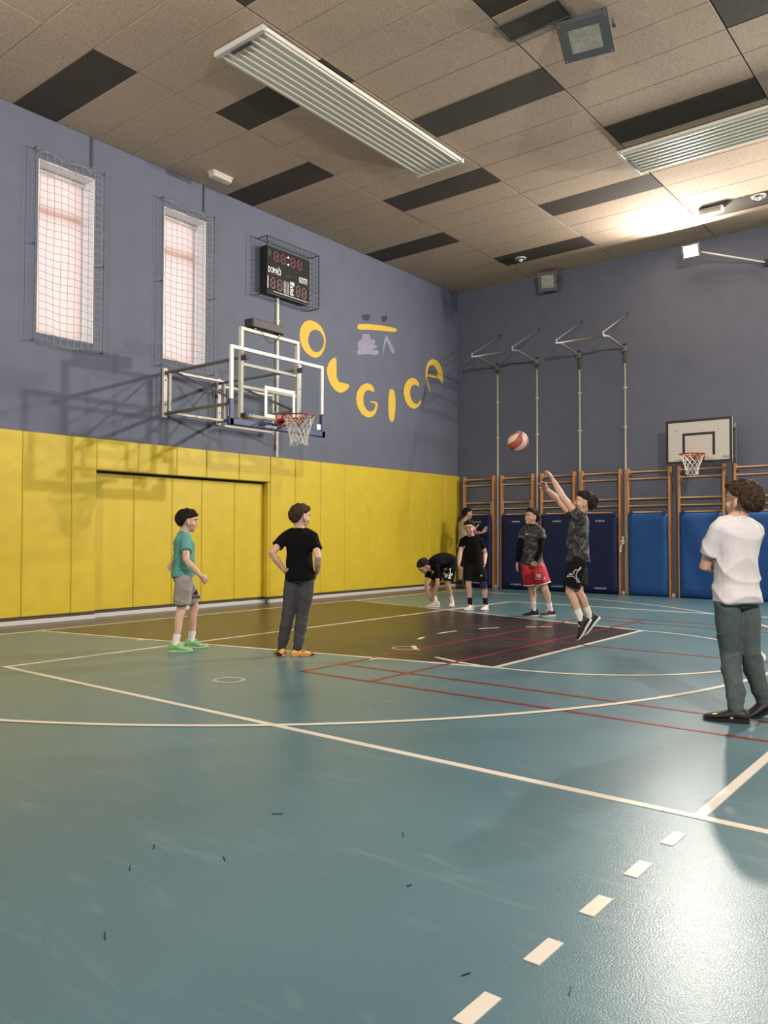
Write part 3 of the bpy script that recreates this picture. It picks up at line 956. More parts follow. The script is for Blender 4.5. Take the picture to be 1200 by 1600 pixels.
# ---- scoreboard in its wire cage
t = thing('scoreboard', 'black electronic scoreboard reading DOMAČI and GOSTI inside a wire cage', 'scoreboard', (XW, 1.9, 5.37))
SY0, SY1, SZ0, SZ1 = 1.335, 2.405, 5.425, 6.235
MB().box(XW+.01, XW+.185, SY0, SY1, SZ0, SZ1, .006).build('housing', MATS['black_plastic'], t)
XF = XW+.186
face = MB().box(XF, XF+.004, SY0+.012, SY1-.012, SZ0+.012, SZ1-.012).build('face_panel', mat('score_face', (.016, .014, .012), .6, spec=.2, noise_amt=.15, noise_scale=5), t)
SEG = {'8': 'abcdefg'}
def digit(y0, y1, z0, z1):
    bk = MB().box(XF+.004, XF+.006, y0, y1, z0, z1).build('digit', MATS['segment_back'], face)
    w, h = y1-y0, z1-z0
    s_ = MB()
    t_ = .20*w
    p = .08*w
    for (a, b, c_, d_) in ((y0+p+t_, y1-p-t_, z1-p-t_, z1-p), (y0+p+t_, y1-p-t_, z0+p, z0+p+t_), (y0+p+t_, y1-p-t_, (z0+z1)/2-t_/2, (z0+z1)/2+t_/2),
                         (y0+p, y0+p+t_, z0+p+t_, (z0+z1)/2-t_*.3), (y1-p-t_, y1-p, z0+p+t_, (z0+z1)/2-t_*.3), (y0+p, y0+p+t_, (z0+z1)/2+t_*.3, z1-p-t_), (y1-p-t_, y1-p, (z0+z1)/2+t_*.3, z1-p-t_)):
        s_.box(XF+.006, XF+.008, a, b, c_, d_)
    s_.build('segments', MATS['segment_red'], face)
for (a, b) in ((1.475, 1.63), (1.645, 1.80), (1.885, 2.04), (2.055, 2.205)): digit(a, b, 5.965, 6.185)
for (a, b) in ((1.405, 1.55), (1.565, 1.715), (2.025, 2.165), (2.18, 2.32)): digit(a, b, 5.475, 5.705)
for z in (6.14, 6.01):
    MB().sphere((XF+.008, 1.845, z), .016, 10, 8).build('colon_light', MATS['led_white'], face)
tx = MB(); text_on(tx, 'DOMAČI', .145, (XF+.0065, 1.515, 5.81), (0, .55, 0), (0, 0, 1), space=.95, bold=.004); tx.build('home_label', MATS['print_white'], face)
tx = MB(); text_on(tx, 'GOSTI', .145, (XF+.0065, 2.225, 5.81), (0, .55, 0), (0, 0, 1), space=.95, bold=.004); tx.build('guest_label', MATS['print_white'], face)
lb_ = MB()
for k in range(3): lb_.box(XF+.004, XF+.006, 1.80+.03*k, 1.82+.03*k, 5.79, 5.80)
lb_.build('small_print', mat('print_gold', (.5, .38, .15), .5), face)
ww = MB(); ww.box(XF+.004, XF+.006, 1.735, 1.795, 5.47, 5.70); ww.box(XF+.004, XF+.006, 1.81, 1.87, 5.47, 5.70); ww.build('score_window', mat('window_grey', (.22, .21, .19), .4), face)
ww = MB()
ww.box(XF+.004, XF+.006, 1.90, 2.005, 5.655, 5.72); 
for k in range(4): ww.box(XF+.004, XF+.006, 1.90, 1.985-.02*(k % 2), 5.48+.043*k, 5.513+.043*k)
ww.box(XF+.004, XF+.006, 1.35, 1.37, 5.48, 5.70); ww.box(XF+.004, XF+.007, 1.50, 2.36, 5.445, 5.455)
ww.build('team_panel', MATS['print_white'], face)
sh_ = MB().prism([[(1.36, 6.17), (1.43, 6.17), (1.43, 6.07), (1.395, 6.03), (1.36, 6.07)]], (XF+.004, 0, 0), (0, 1, 0), (0, 0, 1), (1, 0, 0), .003)
sh_.build('crest', MATS['black_plastic'], face)
KY0, KY1, KZ0, KZ1, KX = 1.285, 2.585, 5.375, 6.365, XW+.245
cg = MB()
for q in ([(XW, KY0, KZ0), (KX, KY0, KZ0), (KX, KY1, KZ0), (XW, KY1, KZ0)], [(XW, KY0, KZ1), (KX, KY0, KZ1), (KX, KY1, KZ1), (XW, KY1, KZ1)], [(KX, KY0, KZ0), (KX, KY0, KZ1)], [(KX, KY1, KZ0), (KX, KY1, KZ1)]):
    cg.tube(q, .009, 6)
cage = cg.build('cage_frame', MATS['black_paint'], t)
wr = MB()
for i in range(1, 13):
    y = KY0+(KY1-KY0)*i/13
    wr.tube([(XW+.02, y, KZ1), (KX, y, KZ1), (KX, y, KZ0), (XW+.02, y, KZ0)], .0022, 4)
for i in range(1, 10):
    z = KZ0+(KZ1-KZ0)*i/10
    wr.tube([(XW+.02, KY0, z), (KX, KY0, z), (KX, KY1, z), (XW+.02, KY1, z)], .0022, 4)
for x in (XW+.09, XW+.17):
    for z in (KZ0, KZ1): wr.tube([(x, KY0, z), (x, KY1, z)], .0022, 4)
    for y in (KY0, KY1): wr.tube([(x, y, KZ0), (x, y, KZ1)], .0022, 4)
wr.build('wire_mesh', MATS['black_paint'], cage)
# white pole below it
pl = thing('conduit_pole', 'white vertical conduit from the scoreboard down to the yellow padding', 'pipe', (XW, 1.755, 2.57))
MB().box(XW, XW+.04, 1.73, 1.78, 2.57, 5.42, .004).build('duct', MATS['white_paint'], pl)
for z in (3.0, 4.0, 5.0):
    MB().box(XW, XW+.046, 1.72, 1.79, z, z+.02).build('clip', MATS['white_paint'], pl)

# ================================================================== CEILING FITTINGS
def heater(name, label, x0, x1, y0, y1, along):
    z0, z1 = ZC-.085, ZC-.02
    t = thing(name, label, 'radiant heater', ((x0+x1)/2, (y0+y1)/2, z0), 'radiant ceiling heaters')
    nrib = 8
    prof = []
    w = (x1-x0) if along == 'y' else (y1-y0)
    for i in range(nrib*8+1):
        u = i/(nrib*8)
        ph = (u*nrib) % 1
        bump_ = .014*math.sqrt(max(0, 1-((ph-.5)/.22)**2)) if abs(ph-.5) < .22 else 0
        prof.append((u*w, z0+.018-bump_))
    prof += [(w, z1), (0, z1)]
    A = np.array((x0, y0, 0.))
    if along == 'y':
        R = [[np.array((x0+a, yy, b)) for a, b in prof] for yy in (y0, y1)]
    else:
        R = [[np.array((xx, y0+a, b)) for a, b in prof] for xx in (x0, x1)]
    MB().loft(R).build('ribbed_panel', MATS['heater_metal'], t)
    for e_ in (0, 1):
        if along == 'y':
            yy = y0 if e_ == 0 else y1
            MB().box(x0-.015, x1+.015, yy-.03, yy+.03, z0-.004, z1, .006).build('end_cap', MATS['heater_edge'], t)
            if e_ == 0: MB().box(x0+.22, x0+.55, yy+.035, yy+.075, z0-.012, z0+.01).build('slot', MATS['dark_grey'], t)
        else:
            xx = x0 if e_ == 0 else x1
            MB().box(xx-.03, xx+.03, y0-.015, y1+.015, z0-.004, z1, .006).build('end_cap', MATS['heater_edge'], t)
            if e_ == 0: MB().box(xx+.04, xx+.09, y0+.25, y0+.6, z0-.012, z0+.01).build('slot', MATS['dark_grey'], t)
    for e_ in (.12, .5, .88):
        if along == 'y':
            yy = y0+(y1-y0)*e_; MB().box(x0+.1, x1-.1, yy-.01, yy+.01, z1, ZC).build('hanger', MATS['heater_edge'], t)
        else:
            xx = x0+(x1-x0)*e_; MB().box(xx-.01, xx+.01, y0+.1, y1-.1, z1, ZC).build('hanger', MATS['heater_edge'], t)
heater('radiant_heater', 'long ribbed ceiling heater strip pointing at the corner', 2.25, 3.06, -2.13, 1.90, 'y')
heater('radiant_heater', 'ribbed ceiling heater strip cut by the right picture edge', 5.0, 9.0, 3.14, 3.97, 'x')

t = thing('ceiling_vent', 'dark rectangular ventilation grille in the ceiling beside the hanging floodlight', 'vent', (5.43, -.31, ZC-.02))
vf = MB()
for (a, b, c_, d_) in ((5.04, 5.82, -.49, -.465), (5.04, 5.82, -.165, -.14), (5.04, 5.065, -.465, -.165), (5.795, 5.82, -.465, -.165)):
    vf.box(a, b, c_, d_, ZC-.022, ZC, .003)
vf.build('frame', MATS['grey_steel'], t)
MB().box(5.065, 5.795, -.465, -.165, ZC-.006, ZC).build('backing', MATS['panel_dark'], t)
slat_me = MB().box(-.003, .003, -.15, .15, -.007, .007).mesh('slat'); slat_me.materials.append(mat('slat_brown', (.16, .13, .11), .7))
for k in range(36):
    placed('slat', slat_me, t, (5.075+.02*k, -.315, ZC-.013))

def box_lamp(name, label, cat, ctr, aim, w, h, d, on, arm=None, group=None, yoke=None, watts=0, knob=True, e_=.78):
    """floodlight: tapered housing, front plate, glass, yoke; ctr is the centre of the glass"""
    ctr, aim = np.asarray(ctr, float), np.asarray(aim, float)
    n = nv(aim-ctr)
    s_ = nv(np.cross(n, (0, 0, 1))) if abs(n[2]) < .97 else np.array((1., 0, 0))
    u = np.cross(s_, n)
    t = thing(name, label, cat, tuple(ctr-n*d), group)
    def ring(k, a, b): return [ctr+n*k+s_*a*i+u*b*j for i, j in ((-1, -1), (1, -1), (1, 1), (-1, 1))]
    MB().loft([ring(-d, w*.55, h*.45), ring(-d*.45, w*.95, h*.95), ring(-.012, w, h)]).build('housing', MATS['lamp_housing'], t)
    pl = MB()
    for (a0, a1, b0, b1) in ((-1, 1, e_, 1), (-1, 1, -1, -e_), (-1, -e_, -e_, e_), (e_, 1, -e_, e_)):
        pl.obox(ctr+s_*w*(a0+a1)/2+u*h*(b0+b1)/2-n*.006, s_, u, n, w*abs(a1-a0)/2, h*abs(b1-b0)/2, .008)
    pl.build('front_plate', MATS['lamp_housing'], t)
    MB().obox(ctr-n*.008, s_, u, n, w*e_, h*e_, .004).build('lamp_glass', MATS['lamp_on' if on else 'lamp_glass_off'], t)
    for a in (-1, 1):
        for b in (-1, 1):
            MB().sphere(ctr+s_*w*.9*a+u*h*.9*b+n*.002, .008, 8, 6).build('screw', MATS['galvanised'], t)
    MB().tube([ctr-n*d*.4+s_*w*1.04, ctr-n*d*1.25+s_*w*1.04, ctr-n*d*1.25-s_*w*1.04, ctr-n*d*.4-s_*w*1.04], .012, 6).build('yoke', MATS['lamp_housing'], t)
    if arm is not None:
        st = ctr-n*d*1.25
        MB().tube([st]+[np.asarray(q, float) for q in arm], .017, 8).build('arm', MATS['frame_white'], t)
        q = np.asarray(arm[-1], float)
        MB().box(q[0]-.05, q[0]+.05, q[1]-.03, q[1]+.03, q[2]-.06, q[2]+.06).build('arm_bracket', MATS['black_paint'], t)
    if knob:
        MB().tube([ctr-n*d*.4-s_*w*1.04, ctr-n*d*.4-s_*(w*1.04+.03)], .022, 10).build('knob', MATS['dark_grey'], t)
    if on:
        ld = bpy.data.lights.new('flood_light', 'AREA')
        ld.shape = 'RECTANGLE'
        ld.size, ld.size_y = w*2*e_, h*2*e_
        ld.energy = watts
        ld.color = FLOOD_COLOR
        lo = bpy.data.objects.new('flood_light', ld)
        COL.objects.link(lo)
        lo.parent = t
        z = Vector(-n); x = Vector(s_); y = z.cross(x)
        p = ctr+n*.02-np.asarray(ORG[t.name])
        lo.matrix_local = Matrix(((x.x, y.x, z.x, p[0]), (x.y, y.y, z.y, p[1]), (x.z, y.z, z.z, p[2]), (0, 0, 0, 1)))
    return t
FLL = ['lit floodlight on a white wall arm, glaring above the white backboard', 'lit floodlight on the far wall beyond the right picture edge', 'lit floodlight high on the near side wall behind the camera', 'lit floodlight at the far end of the far wall', 'lit floodlight high on the near side wall close to the windows']
for i, (pos, aim, wt) in enumerate(FLOODS):
    wall_y = YF-.02 if pos[1] > 0 else YN+.02
    if i == 0: arm = [(5.15, 7.12, 6.42), (6.0, YF-.05, 6.19)]
    else: arm = [(pos[0]+.35, (pos[1]+wall_y)/2, pos[2]-.05), (pos[0]+.6, wall_y, pos[2]-.15)]
    box_lamp('floodlight', FLL[i], 'floodlight', pos, aim, .165, .125, .14, True, arm=arm, group='lit floodlights of the hall', watts=wt)
box_lamp('unlit_floodlight', 'grey unlit floodlight hanging from the ceiling beside the vent grille', 'floodlight', (5.86, .10, 6.72), (6.05, -.75, 4.6), .28, .24, .22, False, e_=.62)
MB().tube([(5.86, .16, ZC), (5.86, .14, 6.86)], .03, 10).build('hanger_stem', MATS['plastic_white'], bpy.data.objects['unlit_floodlight'])
t2 = box_lamp('unlit_floodlight', 'grey unlit floodlight on the far wall just under the ceiling', 'floodlight', (1.72, 7.30, 6.62), (2.6, 4.6, 5.4), .20, .20, .18, False, e_=.66, arm=[(1.72, 7.56, 6.72)])

def em_lamp(label, c, lx, ly):
    t = thing('emergency_light', label, 'emergency light', (c[0], c[1], ZC-.09), 'emergency lights on the ceiling')
    MB().box(c[0]-lx, c[0]+lx, c[1]-ly, c[1]+ly, ZC-.03, ZC, .006).build('base', MATS['plastic_white'], t)
    MB().box(c[0]-lx*.97, c[0]+lx*.97, c[1]-ly*.93, c[1]+ly*.93, ZC-.085, ZC-.03, .014).build('diffuser', mat('diffuser', (.62, .56, .52), .3), t)
    s_ = MB()
    for k in range(5):
        if lx > ly: s_.box(c[0]-lx*.95, c[0]+lx*.95, c[1]-ly*.7+ly*.35*k-.003, c[1]-ly*.7+ly*.35*k+.003, ZC-.088, ZC-.084)
        else: s_.box(c[0]-lx*.7+lx*.35*k-.003, c[0]-lx*.7+lx*.35*k+.003, c[1]-ly*.95, c[1]+ly*.95, ZC-.088, ZC-.084)
    s_.build('ribs', MATS['plastic_white'], t)
em_lamp('small white emergency light on the ceiling above the left wall', (-.26, .02), .075, .20)
em_lamp('small white emergency light on the ceiling near the glaring floodlight', (5.42, 6.20), .20, .085)
for lb, (x, y) in (('round white ceiling lamp above the unlit wall floodlight', (1.59, 6.36)), ('round white ceiling lamp at the right edge of the picture', (6.2, 6.14))):
    t = thing('ceiling_lamp', lb, 'ceiling lamp', (x, y, ZC-.05), 'round ceiling lamps')
    MB().tube([(x, y, ZC), (x, y, ZC-.02)], .115, 24).build('trim_ring', MATS['plastic_white'], t)
    MB().tube([(x, y, ZC-.02), (x, y, ZC-.035)], [.085, .07], 24).build('cone', MATS['lamp_housing'], t)
    MB().sphere((x, y, ZC-.03), .05, 14, 8).build('bulb', MATS['plastic_white'], t)

# ================================================================== PEOPLE
KIDS = {"green": {"neck": [0.002, 0.003, 1.207], "pelvis": [0.0, 0.0, 0.783], "shl": [-0.12, 0.066, 1.135], "hipl": [-0.063, 0.04, 0.733], "shr": [0.124, -0.062, 1.135], "hipr": [0.062, -0.04, 0.733], "head": [0.022, 0.028, 1.338], "ell": [-0.288, 0.11, 0.949], "wrl": [-0.143, -0.014, 0.852], "hdl": [-0.087, -0.08, 0.856], "elr": [0.257, -0.166, 0.944], "wrr": [0.354, -0.057, 0.781], "hdr": [0.355, 0.011, 0.729], "anl": [-0.043, 0.141, 0.075], "knl": [-0.064, 0.196, 0.435], "ftl": [0.524, 0.852, 0.0], "anr": [0.05, -0.132, 0.075], "knr": [0.009, -0.03, 0.421], "ftr": [0.715, 0.699, 0.0], "fwd": [0.464, 0.886, 0.0], "hfwd": [0.539, 0.842, 0.0], "look": [0.494, 0.868, -0.052], "vr": [0.61, 0.792, 0.0], "vd": [-0.792, 0.61, 0.0], "logo": {"logo": [[0.35, -0.119, 0.599]]}, "root": [2.733, -2.906, 0.0], "H": 1.47}, "black": {"neck": [-0.006, -0.006, 1.256], "pelvis": [0.0, 0.0, 0.796], "shl": [-0.122, -0.081, 1.184], "hipl": [-0.066, -0.033, 0.746], "shr": [0.111, 0.071, 1.184], "hipr": [0.067, 0.035, 0.746], "head": [0.001, 0.001, 1.378], "ell": [-0.113, -0.277, 1.016], "wrl": [-0.052, -0.159, 0.845], "hdl": [-0.07, -0.071, 0.82], "elr": [0.245, 0.005, 0.975], "wrr": [0.131, 0.111, 0.825], "hdr": [0.073, 0.137, 0.768], "anl": [-0.145, -0.103, 0.076], "knl": [-0.078, -0.085, 0.402], "ftl": [-0.868, 0.497, 0.0], "anr": [0.007, -0.036, 0.076], "knr": [0.023, 0.016, 0.401], "ftr": [0.542, 0.841, 0.0], "fwd": [-0.548, 0.837, 0.0], "hfwd": [-0.457, 0.889, 0.0], "look": [0.17, 0.985, -0.035], "vr": [0.705, 0.71, 0.0], "vd": [-0.71, 0.705, 0.0], "logo": {}, "root": [3.928, -2.401, 0.0], "H": 1.48}, "bend": {"neck": [-0.068, -0.41, 0.662], "pelvis": [0.0, 0.0, 0.759], "shl": [0.06, -0.411, 0.678], "hipl": [0.076, 0.022, 0.77], "shr": [-0.174, -0.273, 0.678], "hipr": [-0.06, 0.073, 0.77], "head": [-0.1, -0.553, 0.687], "ell": [0.081, -0.417, 0.389], "wrl": [-0.016, -0.387, 0.203], "hdl": [-0.065, -0.353, 0.142], "elr": [-0.21, -0.319, 0.373], "wrr": [-0.221, -0.255, 0.171], "hdr": [-0.226, -0.191, 0.117], "anl": [0.031, 0.082, 0.074], "knl": [0.036, -0.066, 0.371], "ftl": [0.445, -0.896, 0.0], "anr": [-0.096, -0.211, 0.074], "knr": [-0.255, -0.108, 0.361], "ftr": [-0.773, -0.635, 0.0], "fwd": [-0.509, -0.861, -0.0], "hfwd": [-0.352, -0.936, -0.0], "look": [-0.118, -0.632, -0.766], "vr": [0.825, 0.565, 0.0], "vd": [-0.565, 0.825, 0.0], "logo": {"w1": [[0.129, -0.336, 0.539], [0.159, -0.315, 0.626], [0.135, -0.332, 0.617], [0.174, -0.305, 0.66], [0.189, -0.295, 0.612], [0.155, -0.318, 0.61], [0.153, -0.319, 0.562], [0.172, -0.306, 0.562], [0.208, -0.282, 0.53], [0.172, -0.306, 0.487], [0.157, -0.317, 0.489], [0.151, -0.32, 0.534]], "w2": [[0.215, -0.277, 0.633], [0.245, -0.256, 0.652], [0.234, -0.264, 0.608], [0.245, -0.256, 0.567], [0.264, -0.243, 0.554], [0.26, -0.246, 0.531], [0.234, -0.264, 0.505], [0.242, -0.259, 0.467], [0.195, -0.291, 0.48], [0.215, -0.277, 0.517], [0.215, -0.277, 0.553], [0.195, -0.291, 0.58], [0.227, -0.269, 0.549], [0.227, -0.269, 0.599]]}, "root": [2.037, 3.026, 0.0], "H": 1.45}, "front": {"neck": [-0.034, -0.021, 1.176], "pelvis": [0.0, 0.0, 0.773], "shl": [0.096, 0.038, 1.105], "hipl": [0.069, 0.036, 0.724], "shr": [-0.153, -0.073, 1.105], "hipr": [-0.061, -0.031, 0.724], "head": [-0.025, -0.086, 1.312], "ell": [0.113, 0.159, 0.902], "wrl": [0.181, 0.037, 0.743], "hdl": [0.148, 0.069, 0.673], "elr": [-0.124, -0.213, 0.898], "wrr": [-0.084, -0.312, 0.725], "hdr": [-0.095, -0.277, 0.65], "anl": [0.129, 0.151, 0.074], "knl": [0.132, 0.083, 0.393], "ftl": [0.209, -0.978, 0.0], "anr": [-0.046, -0.029, 0.074], "knr": [-0.058, -0.066, 0.392], "ftr": [-0.051, -0.999, 0.0], "fwd": [0.408, -0.913, -0.0], "hfwd": [0.455, -0.891, -0.0], "look": [0.34, -0.93, -0.139], "vr": [0.848, 0.531, 0.0], "vd": [-0.531, 0.848, 0.0], "logo": {"mark": [[0.27, -0.244, 0.55], [0.293, -0.23, 0.571], [0.304, -0.223, 0.567], [0.287, -0.233, 0.541]], "waist": [[0.254, -0.254, 0.849], [0.304, -0.223, 0.849], [0.304, -0.223, 0.839], [0.254, -0.254, 0.838]], "chest": [[0.054, -0.379, 1.023], [0.066, -0.372, 1.023], [0.066, -0.372, 0.997], [0.054, -0.379, 0.997]], "s1": [[0.13, -0.331, 0.199], [0.162, -0.312, 0.204], [0.162, -0.312, 0.188], [0.133, -0.33, 0.183]]}, "root": [2.702, 2.783, 0.0], "H": 1.45}, "corner": {"neck": [0.024, 0.016, 1.535], "pelvis": [0.0, 0.0, 0.945], "shl": [-0.13, 0.073, 1.451], "hipl": [-0.085, 0.023, 0.886], "shr": [0.171, -0.046, 1.451], "hipr": [0.081, -0.026, 0.886], "head": [0.06, 0.04, 1.668], "ell": [-0.039, 0.345, 1.366], "wrl": [0.171, 0.208, 1.355], "hdl": [0.153, 0.298, 1.394], "elr": [0.2, 0.162, 1.24], "wrr": [0.429, 0.061, 1.246], "hdr": [0.486, 0.092, 1.334], "anl": [-0.023, 0.105, 0.088], "knl": [0.043, -0.014, 0.434], "ftl": [0.287, 0.958, 0.0], "anr": [-0.055, -0.096, 0.088], "knr": [0.04, -0.201, 0.421], "ftr": [0.597, 0.802, 0.0], "fwd": [0.369, 0.929, 0.0], "hfwd": [0.287, 0.958, 0.0], "look": [0.665, 0.747, 0.0], "vr": [0.835, 0.55, 0.0], "vd": [-0.55, 0.835, 0.0], "logo": {}, "root": [-0.156, 6.931, 0.0], "H": 1.72}, "red": {"neck": [-0.005, -0.002, 1.328], "pelvis": [0.0, 0.0, 0.799], "shl": [0.146, 0.005, 1.25], "hipl": [0.081, 0.004, 0.744], "shr": [-0.154, -0.009, 1.25], "hipr": [-0.08, -0.003, 0.744], "head": [-0.012, -0.006, 1.462], "ell": [0.203, -0.119, 1.022], "wrl": [0.167, -0.229, 0.819], "hdl": [0.117, -0.192, 0.748], "elr": [-0.132, -0.159, 1.019], "wrr": [-0.208, -0.086, 0.81], "hdr": [-0.235, -0.072, 0.722], "anl": [0.203, 0.163, 0.082], "knl": [0.18, 0.038, 0.399], "ftl": [-0.46, -0.888, 0.0], "anr": [0.024, -0.021, 0.082], "knr": [-0.044, 0.056, 0.379], "ftr": [-0.607, -0.795, 0.0], "fwd": [0.046, -0.999, -0.0], "hfwd": [0.046, -0.999, -0.0], "look": [-0.45, -0.869, 0.208], "vr": [0.886, 0.464, 0.0], "vd": [-0.464, 0.886, 0.0], "logo": {"n20": [[0.227, -0.276, 0.6]], "line": [[0.229, -0.275, 0.549]], "swoosh": [[0.064, -0.362, 1.227], [0.072, -0.357, 1.207], [0.09, -0.348, 1.204], [0.116, -0.334, 1.224], [0.09, -0.348, 1.214], [0.075, -0.356, 1.217]], "side": [[0.313, -0.231, 0.585], [0.323, -0.226, 0.596], [0.318, -0.229, 0.568], [0.299, -0.239, 0.546]]}, "root": [3.897, 2.516, 0.0], "H": 1.6}, "jump": {"neck": [0.018, 0.008, 1.44], "pelvis": [0.0, 0.0, 0.952], "shl": [0.098, -0.113, 1.364], "hipl": [0.037, -0.069, 0.899], "shr": [-0.068, 0.126, 1.364], "hipr": [-0.041, 0.067, 0.899], "head": [0.07, 0.032, 1.557], "ell": [-0.079, -0.213, 1.627], "wrl": [-0.205, -0.172, 1.809], "hdl": [-0.261, -0.154, 1.877], "elr": [-0.251, 0.022, 1.608], "wrr": [-0.422, 0.113, 1.722], "hdr": [-0.436, 0.046, 1.78], "anl": [0.068, -0.046, 0.257], "knl": [-0.055, -0.086, 0.576], "ftl": [-0.407, -0.339, -0.848], "anr": [0.093, 0.12, 0.283], "knr": [0.01, 0.01, 0.568], "ftr": [-0.528, -0.367, -0.766], "fwd": [-0.821, -0.57, -0.0], "hfwd": [-0.868, -0.497, -0.0], "look": [-0.849, -0.486, 0.208], "vr": [0.908, 0.419, 0.0], "vd": [-0.419, 0.908, 0.0], "logo": {"fig": [[0.045, -0.365, 0.747], [0.088, -0.345, 0.758], [0.109, -0.335, 0.754], [0.131, -0.325, 0.729], [0.145, -0.319, 0.693], [0.167, -0.308, 0.689], [0.154, -0.315, 0.716], [0.136, -0.323, 0.746], [0.131, -0.325, 0.767], [0.145, -0.319, 0.805], [0.181, -0.302, 0.844], [0.177, -0.304, 0.859], [0.165, -0.309, 0.836], [0.145, -0.319, 0.818], [0.133, -0.324, 0.832], [0.118, -0.331, 0.815], [0.104, -0.337, 0.807], [0.118, -0.331, 0.795], [0.1, -0.339, 0.776], [0.07, -0.353, 0.789], [0.084, -0.347, 0.774], [0.054, -0.36, 0.766]], "sock": [[0.153, -0.315, 0.327], [0.161, -0.311, 0.319], [0.186, -0.3, 0.335], [0.163, -0.31, 0.325]]}, "root": [5.718, 0.135, 0.0], "H": 1.55}, "white": {"neck": [0.003, 0.001, 1.318], "pelvis": [0.0, 0.0, 0.809], "shl": [-0.083, -0.119, 1.242], "hipl": [-0.04, -0.068, 0.756], "shr": [0.087, 0.12, 1.242], "hipr": [0.04, 0.068, 0.756], "head": [0.038, 0.01, 1.426], "ell": [-0.178, -0.072, 0.992], "wrl": [-0.123, 0.149, 1.003], "hdl": [-0.055, 0.089, 1.017], "elr": [0.029, 0.132, 0.976], "wrr": [-0.074, -0.019, 0.984], "hdr": [-0.143, 0.035, 1.002], "anl": [0.016, -0.079, 0.08], "knl": [-0.044, 0.009, 0.429], "ftl": [-0.976, -0.217, 0.0], "anr": [0.115, 0.174, 0.106], "knr": [0.059, 0.098, 0.418], "ftr": [-0.764, -0.526, -0.375], "fwd": [-0.815, 0.58, 0.0], "hfwd": [-0.862, 0.507, 0.0], "look": [-0.959, 0.265, 0.105], "vr": [0.968, 0.251, 0.0], "vd": [-0.251, 0.968, 0.0], "logo": {"yel": [[-0.068, -0.379, 0.088], [-0.053, -0.375, 0.094], [-0.032, -0.37, 0.095], [-0.027, -0.369, 0.089], [-0.034, -0.37, 0.08], [-0.044, -0.373, 0.082], [-0.053, -0.375, 0.084]], "wht": [[0.021, -0.356, 0.097], [0.035, -0.352, 0.096], [0.042, -0.351, 0.087], [0.039, -0.352, 0.073], [0.03, -0.354, 0.084]]}, "root": [8.091, -2.558, 0.0], "H": 1.56}}
mat('skin_fair', (0.56, 0.335, 0.245), 0.5, noise_amt=0.10, noise_scale=14)
mat('skin_tan', (0.50, 0.285, 0.195), 0.5, noise_amt=0.10, noise_scale=14)
mat('lips', (0.38, 0.14, 0.12), 0.45)
mat('eye_white', (0.60, 0.57, 0.53), 0.3)
mat('eye_dark', (0.018, 0.012, 0.009), 0.25)
mat('hair_black', (0.011, 0.008, 0.007), 0.65, spec=0.22, noise_amt=0.5, noise_scale=40)
mat('hair_dark', (0.022, 0.014, 0.010), 0.65, spec=0.22, noise_amt=0.5, noise_scale=40)
mat('hair_brown', (0.055, 0.029, 0.016), 0.65, spec=0.22, noise_amt=0.55, noise_scale=35)
mat('hair_midbrown', (0.050, 0.027, 0.016), 0.65, spec=0.22, noise_amt=0.5, noise_scale=35)
mat('sock_white', (0.66, 0.63, 0.61), 0.9, bump=0.3, bump_scale=220)
mat('sock_black', (0.008, 0.008, 0.009), 0.9, spec=0.2)
mat('cloth_teal', (0.085, 0.270, 0.240), 0.9, noise_amt=0.10, noise_scale=25, bump=0.25, bump_scale=30)
mat('cloth_heather', (0.30, 0.265, 0.240), 0.95, noise_amt=0.10, noise_scale=160, bump=0.25, bump_scale=26)
mat('cloth_black', (0.0040, 0.0038, 0.0042), 0.95, spec=0.15, bump=0.25, bump_scale=26)
mat('cloth_black2', (0.0062, 0.0056, 0.0058), 0.9, spec=0.2, bump=0.25, bump_scale=26)
mat('cloth_charcoal', (0.050, 0.047, 0.053), 0.95, noise_amt=0.12, noise_scale=40, bump=0.35, bump_scale=22)
mat('cloth_beige', (0.40, 0.36, 0.30), 0.9, bump=0.25, bump_scale=26)
mat('cloth_red', (0.42, 0.014, 0.030), 0.6, noise_amt=0.10, noise_scale=12, bump=0.25, bump_scale=26)
mat('cloth_white', (0.61, 0.575, 0.59), 0.9, bump=0.35, bump_scale=16)
mat('cloth_slate', (0.070, 0.092, 0.092), 0.92, noise_amt=0.12, noise_scale=50, bump=0.40, bump_scale=20)
mat('cloth_navy', (0.012, 0.016, 0.055), 0.8)
bands('camo_grey', [(0.010, 0.010, 0.011), (0.040, 0.038, 0.040), (0.018, 0.018, 0.019), (0.095, 0.090, 0.092)], 15, positions=[0, .44, .50, .56], distort=0.6, stretch=(1, 1, 1.5))
bands('camo_streak', [(0.010, 0.009, 0.010), (0.050, 0.046, 0.047), (0.016, 0.015, 0.016), (0.105, 0.098, 0.098)], 10, positions=[0, .45, .51, .56], distort=1.0, stretch=(1, 1, 1.4))
mat('shoe_green', (0.20, 0.46, 0.19), 0.6, noise_amt=0.25, noise_scale=40)
mat('shoe_lime', (0.55, 0.66, 0.33), 0.5)
bands('shoe_yellow', [(0.80, 0.47, 0.12), (0.78, 0.43, 0.10), (0.03, 0.015, 0.015), (0.45, 0.03, 0.03)], 24, positions=[0, .4, .72, .84], voronoi=True)
bands('sole_red', [(0.70, 0.38, 0.09), (0.25, 0.02, 0.02), (0.02, 0.012, 0.012)], 16, positions=[0, .45, .75], voronoi=True)
mat('shoe_pink', (0.60, 0.47, 0.46), 0.6, noise_amt=0.1, noise_scale=30)
mat('shoe_white', (0.66, 0.62, 0.57), 0.6, noise_amt=0.08, noise_scale=30)
mat('shoe_black', (0.010, 0.010, 0.011), 0.55)
mat('sole_white', (0.68, 0.66, 0.63), 0.5)
mat('sole_black', (0.012, 0.012, 0.012), 0.6)
